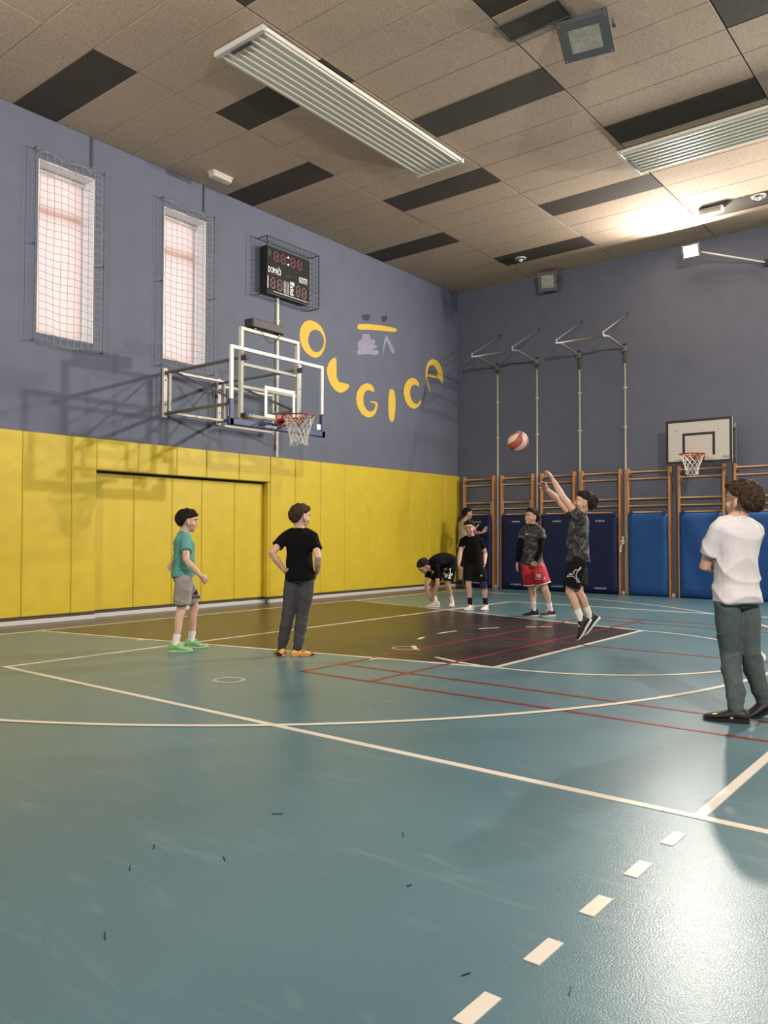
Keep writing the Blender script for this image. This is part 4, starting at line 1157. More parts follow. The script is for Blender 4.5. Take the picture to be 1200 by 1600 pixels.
mat('print_yellow', (0.55, 0.60, 0.06), 0.5)

def remesh(mb, voxel, smooth_it, name, ripple=0.0, seed=0, factor=0.5):
    me = mb.mesh('tmp')
    ob = bpy.data.objects.new('tmp', me)
    COL.objects.link(ob)
    md = ob.modifiers.new('r', 'REMESH')
    md.mode = 'VOXEL'
    md.voxel_size = voxel
    md.adaptivity = 0.0
    if smooth_it:
        sm = ob.modifiers.new('s', 'SMOOTH')
        sm.iterations = smooth_it
        sm.factor = factor
    dg = bpy.context.evaluated_depsgraph_get()
    out = bpy.data.meshes.new_from_object(ob.evaluated_get(dg))
    bpy.data.objects.remove(ob)
    bpy.data.meshes.remove(me)
    out.name = name
    if ripple:
        n = len(out.vertices)
        co = np.empty(n*3); out.vertices.foreach_get('co', co); co = co.reshape(-1, 3)
        no = np.empty(n*3); out.vertices.foreach_get('normal', no); no = no.reshape(-1, 3)
        x, y, z = co.T
        ridge = lambda t: (1-np.abs(np.sin(t*.5)))**2.2
        wob = np.sin(5*x+seed)+np.sin(6*y+1.7*seed)+.6*np.sin(11*z+seed*.7)
        mask1 = np.clip(.5+.9*np.sin(4.1*x-3.3*y+5.2*z+seed*2.1), 0, 1)
        mask2 = np.clip(.5+.9*np.sin(-5.3*x+2.9*y+3.7*z+seed*1.3), 0, 1)
        f1 = ridge(28*z+19*x-13*y+1.6*wob+seed)*mask1
        f2 = ridge(21*z-26*x+17*y+1.8*wob+2*seed)*mask2
        f3 = ridge(40*z+3*wob+3*seed)*(1-mask1)*(1-mask2)*.8
        d = ripple*1.25*(f1+f2+f3-.18)
        co = co+no*d[:, None]
        out.vertices.foreach_set('co', co.ravel())
        out.update()
    return out

A_ = lambda q: np.asarray(q, float)
Z3 = A_((0, 0, 1.))

def spine(J, arch):
    p, n = A_(J['pelvis']), A_(J['neck'])
    mid = (p+n)/2+A_(arch)
    def f(t):
        if t < 0: return p+(mid-p)*2*t*.9
        if t > 1: return n+(n-mid)*2*(t-1)*.9
        return (1-t)**2*p+2*t*(1-t)*mid+t*t*n
    def tan(t):
        return nv(f(min(t+.05, 1.1))-f(max(t-.05, -.2)))
    return f, tan

def torso_rings(J, k, prof, arch, grow=0.0, n=20):
    f, tan = spine(J, arch)
    hl = nv(A_(J['hipl'])-A_(J['hipr'])); sl = nv(A_(J['shl'])-A_(J['shr']))
    rings = []
    for t, a, b, off in prof:
        c = f(t); T = tan(t)
        tt = min(1, max(0, t))
        l = nv(hl*(1-tt)+sl*tt); l = nv(l-T*(l @ T))
        fw = np.cross(T, l)*-1
        fw = -np.cross(l, T)*-1
        fw = np.cross(l, T)
        c = c+fw*off*k
        ring = []
        for i in range(n):
            an = 2*math.pi*i/n
            ca, sa = math.cos(an), math.sin(an)
            ex = .86
            ring.append(c+l*(a*k+grow)*math.copysign(abs(ca)**ex, ca)+fw*(b*k+grow)*math.copysign(abs(sa)**ex, sa))
        rings.append(ring)
    return rings

TORSO = [(-.17, .060, .060, -.01), (-.10, .112, .085, -.012), (0.02, .120, .092, -.010), (.16, .110, .084, 0), (.34, .103, .078, .004), (.52, .112, .084, .004), (.68, .124, .088, 0), (.80, .130, .084, -.005), (.88, .118, .070, -.010), (.95, .078, .055, -.008), (1.0, .052, .048, 0)]

def limb(mb, pts, rad, n=12):
    P = [A_(q) for q in pts]
    mb.tube(P, rad, n)
    mb.sphere(P[0], rad[0]*.98, n, 8)
    mb.sphere(P[-1], rad[-1]*.98, n, 8)

def lerp(a, b, t): return A_(a)*(1-t)+A_(b)*t

def hand(mb, wr, kn, side_hint, k, curl=.5, thumb_out=.6, spread=.12, sgn=1):
    """palm, four fingers of unequal length with two bends, thumb from the side of the palm"""
    wr, kn = A_(wr), A_(kn)
    d = nv(kn-wr)
    n = A_(side_hint); n = nv(n-d*(n @ d))          # palm normal (towards the palm side)
    s = np.cross(d, n)*sgn                          # towards the thumb
    L = .082*k
    rings = []
    for t, w, h in ((-.15, .020, .016), (.1, .024, .015), (.4, .033, .0145), (.75, .037, .013), (1.0, .034, .010)):
        c = wr+d*L*t
        rings.append([c+s*w*k*math.cos(a)+n*h*k*math.sin(a) for a in [2*math.pi*i/14 for i in range(14)]])
    mb.loft(rings)
    mb.sphere(wr, .021*k, 12, 8)
    lens = (.060, .068, .063, .048)
    for i, ln in enumerate(lens):
        o = (1.5-i)*.0178*k
        b = wr+d*L*.93+s*o
        dd = nv(d+s*spread*(1.5-i)*.5)
        p = [b-dd*.01*k, b]
        ang = 0
        for j, fr in enumerate((.46, .32, .22)):
            ang += curl*(.75 if j == 0 else .95)
            v = dd*math.cos(ang)+n*math.sin(ang)
            p.append(p[-1]+v*ln*k*fr*1.05)
        mb.tube(p, [.0085*k, .0084*k, .0078*k, .0070*k, .0052*k], 8)
        mb.sphere(p[-1], .0056*k, 8, 6)
    b = wr+d*L*.28+s*.020*k
    v1 = nv(d*.75+s*thumb_out+n*.35); v2 = nv(d*.95+s*thumb_out*.35+n*.35)
    p = [b, b+v1*.030*k, b+v1*.030*k+v2*.026*k, b+v1*.030*k+v2*.046*k]
    mb.tube(p, [.012*k, .0105*k, .0088*k, .0062*k], 8)
    mb.sphere(p[-1], .0064*k, 8, 6)

def shoe(root, name, an, f, k, m_up, m_sole, m_lace=None, low=False, scale=1.0, m_tongue=None, tall=1.0):
    """an: ankle joint, f: direction of the toes"""
    an, f = A_(an), nv(f)
    l = nv(np.cross((0, 0, 1), f)) if abs(f[2]) < .95 else np.array((1., 0, 0))
    u = np.cross(f, l)
    o = an-u*.075*k
    S = k*scale
    prof = [(-.062, .018, .052), (-.055, .030, .066), (-.03, .035, .074), (0., .036, .078), (.03, .037, .070), (.06, .040, .056), (.09, .043, .046), (.12, .042, .040), (.145, .035, .033), (.160, .022, .026), (.166, .008, .018)]
    up = []
    for x, w, h in prof:
        if low: h = h*.98
        elif x < .07: h = h*(1.0+.40*min(1, (.07-x)/.05))
        c = o+f*x*S
        ring = []
        for i in range(14):
            a = 2*math.pi*i/14
            ca, sa = math.cos(a), math.sin(a)
            zz = .012+(h-.012)*(.5+.5*sa)
            ww = w*(1-.30*max(0, sa)**1.5)
            ring.append(c+l*ww*S*math.copysign(abs(ca)**.7, ca)+u*zz*S)
        up.append(ring)
    sh = MB().loft(up)
    ob = sh.build(name, MATS[m_up], root, smooth=True)
    so = []
    for x, w, h in prof:
        c = o+f*(x*1.03)*S
        ww = w*1.10+.002
        top = .022 if x < .05 else .017
        lift = .010*max(0, (x-.11)/.056)**2
        so.append([c+l*sx*ww*S*q+u*z*S for sx, z, q in ((-1, .002+lift, .93), (1, .002+lift, .93), (1, top, 1.0), (-1, top, 1.0))])
    MB().loft(so).build('sole', MATS[m_sole], ob)
    if m_tongue:
        MB().loft([[o+f*x*S+l*w*S*i+u*(z+dz)*S for i, dz in ((-1, 0), (1, 0), (1, .006), (-1, .006))] for x, z, w in ((.025, .094, .014), (.05, .066, .016), (.075, .050, .016))]).build('tongue', MATS[m_tongue], ob)
    if m_lace:
        lc = MB()
        for j in range(4):
            x = .035+.017*j; h = .072-.0075*j
            lc.tube([o+f*x*S+l*.020*S+u*(h-.004)*S, o+f*(x+.006)*S+u*(h+.003)*S, o+f*x*S-l*.020*S+u*(h-.004)*S], .0026*S, 5)
        for sg in (-1, 1):
            lc.tube([o+f*.035*S+u*.076*S, o+f*.045*S+l*sg*.022*S+u*.088*S, o+f*.06*S+l*sg*.03*S+u*.078*S, o+f*.04*S+l*sg*.006*S+u*.073*S], .0024*S, 5)
        lc.build('laces', MATS[m_lace], ob)
    return ob

def head_frame(J):
    y = nv(J['look']); z = A_((0, 0, 1.)) - y*y[2]
    if 'headup' in J: z = A_(J['headup']); z = z-y*(z @ y)
    z = nv(z); x = np.cross(z, y)*-1      # x = left
    x = np.cross(z, y)
    return x, y, z

def add_head(mb, J, hs):
    c = A_(J['head']); x, y, z = head_frame(J)
    E = lambda o, a, b, d, n=20, m=14: mb.ell(c+(x*o[0]+y*o[1]+z*o[2])*hs, x*a*hs, y*b*hs, z*d*hs, n, m)
    E((0, -.010, .028), .072, .090, .078)
    E((0, .012, -.012), .064, .072, .075)
    E((0, .030, -.048), .050, .052, .052)
    E((0, .052, -.083), .024, .026, .020)
    E((0, .066, .030), .050, .026, .030)                      # forehead
    for s in (-1, 1):
        E((s*.034, .052, -.026), .026, .028, .028, 12, 8)     # cheeks
        E((s*.075, -.004, -.008), .0085, .016, .027, 12, 8)   # ears
        E((s*.074, .004, -.030), .007, .010, .012, 10, 6)
    mb.tube([c+(y*.080+z*.014)*hs, c+(y*.090-z*.010)*hs, c+(y*.097-z*.022)*hs], [.008*hs, .009*hs, .009*hs], 8)
    E((0, .094, -.026), .013, .011, .008, 10, 8)              # nose tip
    E((0, .083, -.052), .020, .010, .008, 10, 8)              # mouth volume
    nk = A_(J['neck'])
    mb.tube([nk-z*.02, lerp(nk, c-z*.05*hs-y*.012*hs, .5), c-z*.04*hs-y*.014*hs], [.056*hs, .048*hs, .050*hs], 14)

def face_parts(root, J, hs, hairm):
    c = A_(J['head']); x, y, z = head_frame(J)
    P = lambda a, b, d: c+(x*a+y*b+z*d)*hs
    for s in (-1, 1):
        e = MB().ell(P(s*.030, .0765, .006), x*.0125*hs, y*.009*hs, z*.0072*hs, 12, 8).build('eye', MATS['eye_white'], root, smooth=True)
        MB().ell(P(s*.030, .0835, .006), x*.0065*hs, y*.0035*hs, z*.0068*hs, 10, 6).build('iris', MATS['eye_dark'], e, smooth=True)
        MB().tube([P(s*.016, .090, .020), P(s*.030, .088, .025), P(s*.045, .078, .021)], [.0028*hs, .0036*hs, .0022*hs], 6).build('eyebrow', MATS[hairm], root)
    MB().ell(P(0, .0915, -.0535), x*.0165*hs, y*.0035*hs, z*.0055*hs, 12, 8).build('mouth', MATS['lips'], root, smooth=True)

def add_hair(root, J, hs, m, front=.34, side=.0, back=-.97, vol=1.0, tuft=.010, strands=520, fringe=0.0, seed=1, fringe_side=0.0, length=.045):
    c = A_(J['head']); x, y, z = head_frame(J)
    rnd = random.Random(seed)
    n, mm = 56, 36
    def hl(dy, dx=0):
        if dy > .30: return side+.06+(front-side-.06)*min(1, (dy-.30)/.45)
        if dy > -.08: return side+.06*(dy+.08)/.38
        return side+(back-side)*min(1, (-dy-.08)/.34)
    cc = c+(z*.026-y*.010)*hs
    def surf(d, extra=0.0):
        dx, dy, dz = d
        h = hl(dy)
        m_ = (dz-h)/.16
        m_ = max(0., min(1., m_))
        m_ = m_*m_*(3-2*m_)
        r0 = (.068, .084, .072)
        r1 = (.080*vol, .101*vol, .092*vol)
        nz = noise.noise(Vector((dx*3.1+seed*5, dy*3.1, dz*3.1)))*tuft*1.3+noise.noise(Vector((dx*8+seed, dy*8, dz*8)))*tuft*.7
        a = [r0[i]*(1-m_)*.93+r1[i]*m_ for i in range(3)]
        k_ = 1+(nz+extra)/.09*m_
        if fringe and dy > .2: k_ += fringe*m_*min(1, (dy-.2)/.4)*(1 if dz < .75 else .5)
        return cc+(x*dx*a[0]+y*dy*a[1]+z*dz*a[2])*hs*k_
    vs = [surf((0, 0, 1))]
    for i in range(1, mm):
        t = math.pi*i/mm
        for k in range(n):
            a = 2*math.pi*k/n
            vs.append(surf((math.sin(t)*math.cos(a), math.sin(t)*math.sin(a), math.cos(t))))
    vs.append(surf((0, 0, -1)))
    fs = [(0, 1+k, 1+(k+1) % n) for k in range(n)]
    for i in range(mm-2):
        for k in range(n):
            a, b = 1+i*n+k, 1+i*n+(k+1) % n
            fs.append((a, a+n, b+n, b))
    l = len(vs)-1
    fs += [(l, l-n+(k+1) % n, l-n+k) for k in range(n)]
    mb = MB().add(vs, fs)
    # locks lying on the cap, falling from the crown
    crown = A_((0.1, -.35, .93))
    cnt = 0
    while cnt < strands:
        d = nv([rnd.gauss(0, 1) for _ in range(3)])
        if d[2] < hl(d[1])+.06: continue
        cnt += 1
        g = d-crown*(d @ crown)
        g = nv(g)+A_([rnd.uniform(-.5, .5) for _ in range(3)])*.6+A_((fringe_side*(d[1] > .1), 0, 0))
        g = nv(g-d*(g @ d))
        pts = []
        L = length*rnd.uniform(.7, 1.4)/.09
        for j in range(5):
            q = nv(d+g*L*j/4)
            lim = hl(q[1])-.06
            if q[2] < lim: q = nv((q[0], q[1], lim))
            pts.append(surf(tuple(q), -.001+.0055*math.sin(math.pi*(j+.5)/4.5)*rnd.uniform(.2, 1.2)))
        mb.tube(pts, [.0016*hs, .0028*hs, .0030*hs, .0022*hs, .0005*hs], 4)
    return mb.build('hair', MATS[m], root, smooth=True)

def decal(root, target, loops_or_pts, m, name, d, parent=None, stroke=None, closed=True, lift=.0025):
    """print on cloth: 3D points pushed along d onto the cloth"""
    me = target.data
    bv = BVHTree.FromPolygons([v.co.copy() for v in me.vertices], [tuple(p.vertices) for p in me.polygons])
    d = Vector(nv(d))
    def hit(p):
        h, nrm, i, dist = bv.ray_cast(Vector(p)-d*.1, d)
        return None if h is None else np.array(h-d*lift)
    mb = MB()
    org = A_(ORG[root.name])
    if stroke:
        pts = []
        P = [A_(q) for q in loops_or_pts]
        if closed: P = P+[P[0]]
        for a, b in zip(P[:-1], P[1:]):
            for j in range(3):
                h = hit(a+(b-a)*j/3)
                if h is not None: pts.append(h+org)
        if len(pts) > 2: mb.tube(pts, stroke, 5, closed=closed)
    else:
        vs, fs = loops_or_pts
        V = [hit(v) for v in vs]
        keep = [tuple(f) for f in fs if all(V[i] is not None for i in f)]
        mp = {}
        out = []
        for f in keep:
            for i in f:
                if i not in mp:
                    mp[i] = len(out); out.append(V[i]+org)
        mb.add(out, [tuple(mp[i] for i in f) for f in keep])
    if not mb.v: return None
    return mb.build(name, MATS[m], parent or target)

def poly_fill(pts):
    """fill a 3D outline with triangles, subdivided once"""
    P = [A_(q) for q in pts]
    o = P[0]; 
    c = sum(P)/len(P)
    nrm = nv(sum(np.cross(P[i]-c, P[(i+1) % len(P)]-c) for i in range(len(P))))
    ex = nv(P[1]-P[0]); ey = np.cross(nrm, ex)
    tri = tessellate_polygon([[Vector(((q-o) @ ex, (q-o) @ ey, 0)) for q in P]])
    vs, fs = list(P), []
    for a, b, c_ in tri:
        i = len(vs)
        vs += [(vs[a]+vs[b])/2, (vs[b]+vs[c_])/2, (vs[c_]+vs[a])/2]
        fs += [(a, i, i+2), (i, b, i+1), (i+2, i+1, c_), (i, i+1, i+2)]
    return vs, fs

def text_decal(txt, size, ctr, ex, ey, **kw):
    vs, fs = text2d(txt, size, **kw)
    ctr, ex, ey = A_(ctr), A_(ex), A_(ey)
    out = [ctr+ex*a+ey*b for a, b in vs]
    fs2 = []
    for f in fs:
        for i in range(1, len(f)-1): fs2.append((f[0], f[i], f[i+1]))
    return out, fs2

def person(key, label, skin, hairm, shirt, bottoms, shoes, arch=(0, 0, 0), hs=1.0, hair={}, hem=-.10, sleeve=.62, short=.86, flare=1.0, long_pants=False, sock=None, sock_h=.10, palm=None, curl=None, seed=1, collar=None, girth=1.0, under=None, shirt_grow=.016, fold=1.0):
    J = dict(KIDS[key]); k = J['H']/1.47
    root = thing('person', label, 'person', tuple(J['root']))
    O = A_(J['root'])
    W = {q: (A_(v)+O if q in ('neck', 'pelvis', 'shl', 'shr', 'hipl', 'hipr', 'head', 'ell', 'elr', 'wrl', 'wrr', 'hdl', 'hdr', 'anl', 'anr', 'knl', 'knr') else v) for q, v in J.items()}
    J = W
    hs = hs*1.07*k**.45
    g = girth
    # ---------------- body: one continuous skin
    b = MB()
    b.loft(torso_rings(J, k, [(t, a*g, c*g, o) for t, a, c, o in TORSO], arch))
    add_head(b, J, hs)
    for s in 'lr':
        sh, el, wr, hd = J['sh'+s], J['el'+s], J['wr'+s], J['hd'+s]
        limb(b, [sh, lerp(sh, el, .45), el, lerp(el, wr, .3), lerp(el, wr, .7), wr], [.046*k*g, .041*k*g, .034*k*g, .036*k*g, .029*k, .022*k])
        nk_ = A_(J['neck']); b.tube([nk_+(sh-nk_)*.05, lerp(nk_, sh, .55), sh], [.044*k, .046*k*g, .046*k*g], 12)
        pn = (palm or {}).get(s)
        if pn is None: pn = A_(J['pelvis'])-A_(wr); pn = A_((pn[0], pn[1], 0))
        cu = (curl or {}).get(s, .38)
        d_ = nv(A_(hd)-A_(wr)); n_ = nv(A_(pn)-d_*(A_(pn) @ d_)); sv = np.cross(d_, n_)
        fwd = A_(J['fwd'])
        sg = 1 if sv @ (fwd if abs(d_[2]) > .5 else A_((0, 0, 1.))) > 0 else -1
        hand(b, wr, hd, pn, k, curl=cu, sgn=sg)
        hp, kn, an = J['hip'+s], J['kn'+s], J['an'+s]
        calf = nv(A_(an)-A_(kn)); bk = -A_(J['ft'+s]); bk = bk-calf*(bk @ calf)
        limb(b, [hp, lerp(hp, kn, .4), lerp(hp, kn, .8), kn, lerp(kn, an, .28)+bk*.010*k, lerp(kn, an, .6), lerp(kn, an, .9), an], [.062*k*g, .066*k*g, .052*k*g, .048*k, .046*k*g, .037*k, .029*k, .030*k])
        f = nv(J['ft'+s])
        if not shoes.get('low'): b.tube([A_(an), A_(an)+f*.05*k-A_((0, 0, .02))*k], [.03*k, .026*k], 10)
    me = remesh(b, .0052, 3, 'body')
    me.transform(Matrix.Translation(-Vector(O)))
    body = finish('body', me, MATS[skin], root, smooth=True, org=tuple(O))
    ORG[body.name] = tuple(O)
    face_parts(root, J, hs, hairm)
    add_hair(root, J, hs, hairm, seed=seed, **hair)
    # ---------------- bottoms
    q = MB()
    gr = .010*k
    pr = [(-.16, .07*g, .07*g, -.01)]+[(t, a*g, c*g, o) for t, a, c, o in TORSO if -.11 < t < .25]
    q.loft(torso_rings(J, k, pr, arch, grow=gr))
    for s in 'lr':
        hp, kn, an = J['hip'+s], J['kn'+s], J['an'+s]
        if long_pants:
            calf = lerp(kn, an, .35); 
            limb(q, [hp, lerp(hp, kn, .35), lerp(hp, kn, .75), kn, calf, lerp(kn, an, .62), lerp(kn, an, .80), lerp(kn, an, .87), lerp(kn, an, 1.0)], [.076*k*g, .080*k*g, .068*k, .062*k, .060*k, .054*k, .053*k, .044*k, .043*k], 16)
            for j, (tt, rr) in enumerate(((.70, .058), (.765, .055), (.825, .052))):
                q.sphere(lerp(kn, an, tt)+A_((.004*(-1)**j, .003, 0)), rr*k*.98, 14, 8)
        else:
            fr = [0, .25, .55, short]
            lim = [.088*g, .094*g*flare, .092*flare, .094*flare]
            q.tube([lerp(hp, kn, t) for t in fr], [r*k for r in lim], 18)
            q.sphere(A_(hp), .090*g*k, 16, 10)
    me = remesh(q, .0075, 4 if not long_pants else 3, 'bottoms', ripple=(.006 if not long_pants else .007)*fold, seed=seed)
    me.transform(Matrix.Translation(-Vector(O)))
    bottom = finish('trousers' if long_pants else 'shorts', me, MATS[bottoms], root, smooth=True, org=tuple(O))
    # ---------------- shirt
    q = MB()
    gr = shirt_grow*k
    pr = [(hem, .132*g, .104*g, -.008)]+[(t, a*g, c*g, o) for t, a, c, o in TORSO if hem+.03 < t < .965]+[(1.0, .056, .052, -.004)]
    pr = [(t, max(a, (.128 if t < .1 else .114)*g) if t < .6 else a, max(c, (.102 if t < .1 else .090)*g) if t < .6 else c, o) for t, a, c, o in pr]
    q.loft(torso_rings(J, k, pr, arch, grow=gr))
    for s in 'lr':
        sh, el = J['sh'+s], J['el'+s]
        q.tube([lerp(sh, el, t) for t in (-.06, .2, .45, sleeve)], [.050*k*g, .055*k*g, .056*k*g, .058*k*g], 16)
        nk_ = A_(J['neck']); q.tube([lerp(nk_, sh, .22)-Z3*.008, lerp(nk_, sh, .6), sh], [.052*k, .055*k*g, .053*k*g], 14)
        q.sphere(sh, .051*k*g, 14, 10)
    me = remesh(q, .0075, 4, 'shirt', ripple=.0075*fold, seed=seed+3)
    me.transform(Matrix.Translation(-Vector(O)))
    shirt_o = finish('shirt', me, MATS[shirt], root, smooth=True, org=tuple(O))
    f_, tan = spine(J, arch)
    T = tan(1.0); fw_ = nv(A_(J['fwd'])-T*(A_(J['fwd']) @ T)); lf_ = np.cross(T, fw_)
    cr = MB().tube([A_(J['neck'])-T*.012*k+(fw_*math.cos(a)*.064+lf_*math.sin(a)*.066)*k-T*.016*k*math.cos(a) for a in [2*math.pi*i/28 for i in range(28)]], .0095*k, 8, closed=True)
    cr.build('neckband', MATS[shirt], shirt_o, smooth=True)
    if collar:
        f_, tan = spine(J, arch)
        T = tan(1.0)
        MB().tube([A_(J['neck'])-T*.012*k, A_(J['neck'])+T*.034*k], [.060*k, .053*k], 16).build('collar', MATS[collar], shirt_o, smooth='auto')
    if under:
        for s in 'lr':
            sh, el, wr = J['sh'+s], J['el'+s], J['wr'+s]
            u_ = MB(); limb(u_, [lerp(sh, el, .4), el, lerp(el, wr, .35), lerp(el, wr, .93)], [.047*k, .041*k, .041*k, .030*k])
            me = remesh(u_, .006, 2, 'sleeve', ripple=.002, seed=seed)
            me.transform(Matrix.Translation(-Vector(O)))
            finish('under_sleeve', me, MATS[under], root, smooth=True, org=tuple(O))
    # ---------------- socks and shoes
    for s in 'lr':
        kn, an, f = A_(J['kn'+s]), A_(J['an'+s]), nv(J['ft'+s])
        if sock:
            tdir = nv(kn-an)
            MB().tube([an-A_(tdir)*.01, an+tdir*sock_h*.45*k, an+tdir*sock_h*k*.95, an+tdir*sock_h*k], [.037*k, .036*k, .0405*k, .038*k], 16).build('sock', MATS[sock], root, smooth=True)
        shoe(root, 'shoe', an, f, k, **shoes)
    root_extra = dict(J=J, k=k, root=root, shirt=shirt_o, bottom=bottom, body=body)
    return root_extra

# 1 - teal shirt, grey shorts
K = KIDS['green']
p1 = person('green', 'boy in teal t-shirt, grey shorts and lime green sneakers standing sideways', 'skin_fair', 'hair_black', 'cloth_teal', 'cloth_heather',
    dict(m_up='shoe_green', m_sole='shoe_lime', m_lace='shoe_lime', m_tongue='shoe_green', scale=1.06), hair=dict(front=.20, side=-.04, back=-.93, vol=1.05, tuft=.006, fringe=.05, length=.05, strands=600), sock='sock_white', sock_h=.105, hem=-.06, sleeve=.58, short=.80, collar='cloth_teal', seed=11,
    palm={'r': tuple(-A_(K['vr'])*.5+A_(K['vd'])), 'l': tuple(A_(K['vd']))}, curl={'r': .62, 'l': .6})
c = A_(K['logo']['logo'][0])
fw, vd = A_(K['hfwd']), A_(K['vd'])
dd = nv(-fw*.75+vd*.66); ex = nv(np.cross(dd, Z3))*1.0
ctr = A_(K['knl'])*.45+A_(K['hipl'])*.55-dd*.25
decal(p1['root'], p1['bottom'], text_decal('adidas', .058, ctr-Z3*.055, ex, Z3, bold=.001), 'cloth_black', 'print', dd)
for j in range(3):
    a = ctr+ex*(-.022+.022*j)-Z3*.03
    vs = [a, a+ex*.016, a+ex*.004+Z3*(.02+.018*j), a-ex*.010+Z3*(.012+.018*j)]
    decal(p1['root'], p1['bottom'], poly_fill(vs), 'cloth_black', 'print', dd)
# 2 - black shirt seen from behind
K = KIDS['black']
p2 = person('black', 'boy in black t-shirt and charcoal joggers with hands on hips, seen from behind', 'skin_fair', 'hair_midbrown', 'cloth_black', 'cloth_charcoal',
    dict(m_up='shoe_yellow', m_sole='sole_red', low=True, scale=1.0), hair=dict(front=.36, side=.0, back=-.97, vol=1.04, tuft=.009, fringe=.16, strands=650, length=.05), long_pants=True, sock='shoe_yellow', sock_h=.05, sleeve=.60, hem=-.10, seed=23,
    palm={'l': tuple(A_(K['fwd'])), 'r': tuple(-A_(K['vr']))}, curl={'l': .3, 'r': .45})
# 3 - bending boy
K = KIDS['bend']
p3 = person('bend', 'boy in black bending over to tie his pale pink sneaker', 'skin_tan', 'hair_dark', 'cloth_black', 'cloth_black2',
    dict(m_up='shoe_pink', m_sole='sole_white', m_lace='shoe_white', scale=1.05), arch=(.05, .06, .17), hair=dict(front=.34, side=.0, back=-.97, vol=1.03), sock='sock_white', sock_h=.12, hem=-.02, short=.84, seed=31, shirt_grow=.022,
    curl={'l': .7, 'r': .7})
for nm in ('w1', 'w2'):
    decal(p3['root'], p3['bottom'], poly_fill(K['logo'][nm]), 'print_white', 'print', K['vd'])
# 4 - black tee facing the camera
K = KIDS['front']
p4 = person('front', 'boy in black t-shirt, black shorts and white sneakers facing the camera', 'skin_fair', 'hair_black', 'cloth_black', 'cloth_black2',
    dict(m_up='shoe_white', m_sole='sole_white', m_lace='shoe_white', scale=1.05), hair=dict(front=.40, side=.0, back=-.97, vol=1.03, fringe=.05), sock='sock_black', sock_h=.13, hem=-.04, sleeve=.55, short=.76, seed=41, girth=1.08, curl={'l': .75, 'r': .4})
for nm in ('mark', 'waist', 'chest', 's1'):
    tg = p4['shirt'] if nm == 'chest' else p4['bottom']
    decal(p4['root'], tg, poly_fill(K['logo'][nm]), 'print_white', 'print', K['vd'])
kn = A_(p4['J']['knl']); hp = A_(p4['J']['hipl']); an = A_(p4['J']['anl'])
MB().tube([lerp(hp, kn, .70), lerp(hp, kn, .9), kn, lerp(kn, an, .14)], [.060, .060, .058, .056], 16).build('knee_pad', MATS['cloth_navy'], p4['root'], smooth=True)
# 5 - boy in the corner by the mat
K = KIDS['corner']
p5 = person('corner', 'boy in beige t-shirt pressing his hands against the corner mat', 'skin_tan', 'hair_black', 'cloth_beige', 'cloth_black2',
    dict(m_up='shoe_black', m_sole='sole_black', scale=1.05), hair=dict(front=.34, side=.0, back=-.97), sock='sock_black', sock_h=.34, hem=-.08, seed=51,
    palm={'l': tuple(A_(K['fwd'])), 'r': tuple(A_(K['fwd']))}, curl={'l': .05, 'r': .05})
# 6 - camouflage shirt, red shorts
K = KIDS['red']
p6 = person('red', 'boy in grey camouflage shirt and red shorts number 20 watching the ball', 'skin_fair', 'hair_dark', 'camo_grey', 'cloth_red',
    dict(m_up='shoe_black', m_sole='sole_white', m_lace='shoe_white', scale=1.05), hair=dict(front=.44, side=.0, back=-.97, vol=1.03, tuft=.016, fringe=.08, strands=650), sock='sock_white', sock_h=.125, hem=-.08, sleeve=.52, short=.74, flare=1.10, seed=61, under='cloth_black', collar='cloth_black', curl={'l': .8, 'r': .35})
vr, vd = A_(K['vr']), A_(K['vd'])
decal(p6['root'], p6['bottom'], text_decal('20', .078, K['logo']['n20'][0], vr, Z3, bold=.0025), 'print_white', 'number', vd)
lc_ = A_(K['logo']['line'][0])
for j in range(4):
    a = lc_+vr*(-.045+.024*j); decal(p6['root'], p6['bottom'], poly_fill([a, a+vr*.018, a+vr*.018+Z3*.013, a+Z3*.013]), 'print_white', 'print', vd)
decal(p6['root'], p6['shirt'], poly_fill(K['logo']['swoosh']), 'print_white', 'print', vd)
decal(p6['root'], p6['bottom'], poly_fill(K['logo']['side']), 'print_white', 'print', vd)
for s in 'lr':      # white hem of the shorts
    hp, kn = A_(p6['J']['hip'+s]), A_(p6['J']['kn'+s]); T = nv(kn-hp)
    MB().tube([lerp(hp, kn, .735), lerp(hp, kn, .735)+T*.014], .1045*p6['k'], 24).build('hem_trim', MATS['print_white'], p6['bottom'], smooth='auto')
# 7 - shooting boy in the air
K = KIDS['jump']
p7 = person('jump', 'boy in camouflage shirt and black shorts jumping with both arms raised after his shot', 'skin_fair', 'hair_dark', 'camo_streak', 'cloth_black2',
    dict(m_up='shoe_black', m_sole='sole_white', m_lace='shoe_black', scale=1.12), hair=dict(front=.34, side=.0, back=-.97, vol=1.08, tuft=.010, strands=650, fringe=.05), sock='sock_white', sock_h=.135, hem=-.10, sleeve=.30, short=.80, flare=1.04, seed=71,
    palm={'l': tuple(A_(K['fwd'])), 'r': tuple(A_(K['fwd'])*.3+A_(K['vd'])*-.8)}, curl={'l': .40, 'r': .18})
decal(p7['root'], p7['bottom'], K['logo']['fig'], 'print_white', 'print', K['vd'], stroke=.0030)
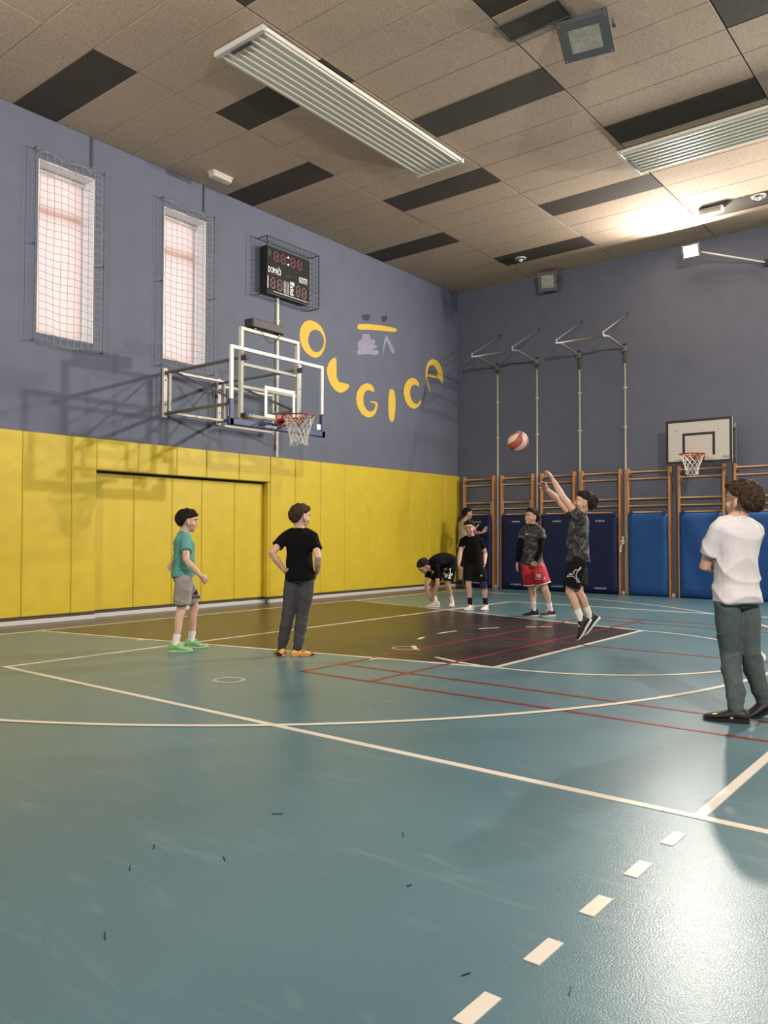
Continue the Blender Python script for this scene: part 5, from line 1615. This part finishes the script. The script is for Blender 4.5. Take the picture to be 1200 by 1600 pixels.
# 8 - white shirt in the foreground
K = KIDS['white']
p8 = person('white', 'boy in white t-shirt and grey-green joggers with folded arms at the right edge', 'skin_fair', 'hair_brown', 'cloth_white', 'cloth_slate',
    dict(m_up='shoe_black', m_sole='sole_black', low=True, scale=1.14), hair=dict(front=.38, side=.0, back=-.97, vol=1.12, tuft=.012, fringe=.08, strands=1100, length=.055), long_pants=True, sock='sock_black', sock_h=.075, sleeve=.66, hem=-.09, seed=83, shirt_grow=.022, girth=.98, fold=1.15,
    palm={'l': tuple(-A_(K['fwd'])), 'r': tuple(-A_(K['fwd']))}, curl={'l': .4, 'r': .55})
J8 = p8['J']; an8 = A_(J8['anl']); f8 = nv(J8['ftl']); c8 = -A_(K['vd']); c8 = nv(c8-f8*(c8 @ f8))
sh8 = [c for c in p8['root'].children if c.name.startswith('shoe')][0]
MB().ell(an8+f8*.118+c8*.032-Z3*.040, f8*.030, Z3*.010-c8*.010, c8*.006+Z3*.004, 14, 8).build('print', MATS['print_yellow'], sh8, smooth=True)
MB().ell(an8+f8*.030+c8*.0375-Z3*.045, f8*.010+Z3*.012, Z3*.012-f8*.006, c8*.004, 12, 8).build('print', MATS['print_white'], sh8, smooth=True)

# ================================================================== BALL (in flight)
BC, BR = A_((5.076, -0.038, 2.269)), .120
ball = thing('basketball', 'red and white basketball flying through the air', 'ball', tuple(BC-A_((0, 0, BR))))
ax = nv((.55, -.35, .75)); bx_ = nv(np.cross(ax, (0.3, 1, .2))); cx_ = np.cross(ax, bx_)
mat('ball_red', (0.36, 0.070, 0.040), 0.5, bump=0.3, bump_scale=300)
mat('ball_white', (0.62, 0.48, 0.40), 0.5, bump=0.3, bump_scale=300)
n, m_ = 48, 24
for part in (0, 1):
    vs, fs = [], []
    mbp = MB()
    for k in range(8):
        if k % 2 != part: continue
        v0 = len(vs)
        for i in range(m_+1):
            t = math.pi*i/m_
            for j in range(7):
                a = 2*math.pi*(k+j/6)/8+.35*math.sin(t*2)
                vs.append(BC+BR*(ax*math.cos(t)+math.sin(t)*(math.cos(a)*bx_+math.sin(a)*cx_)))
        for i in range(m_):
            for j in range(6):
                q = v0+i*7+j
                fs.append((q, q+7, q+8, q+1))
    MB().add(vs, fs).build('panels', MATS['ball_red' if part == 0 else 'ball_white'], ball, smooth=True)
sm = MB()
for k in range(8):
    sm.tube([BC+(BR+.0005)*(ax*math.cos(t)+math.sin(t)*(math.cos(a)*bx_+math.sin(a)*cx_)) for t, a in [(math.pi*i/24, 2*math.pi*k/8+.35*math.sin(math.pi*i/24*2)) for i in range(25)]], .0022, 5)
sm.build('seams', MATS['black_paint'], ball)
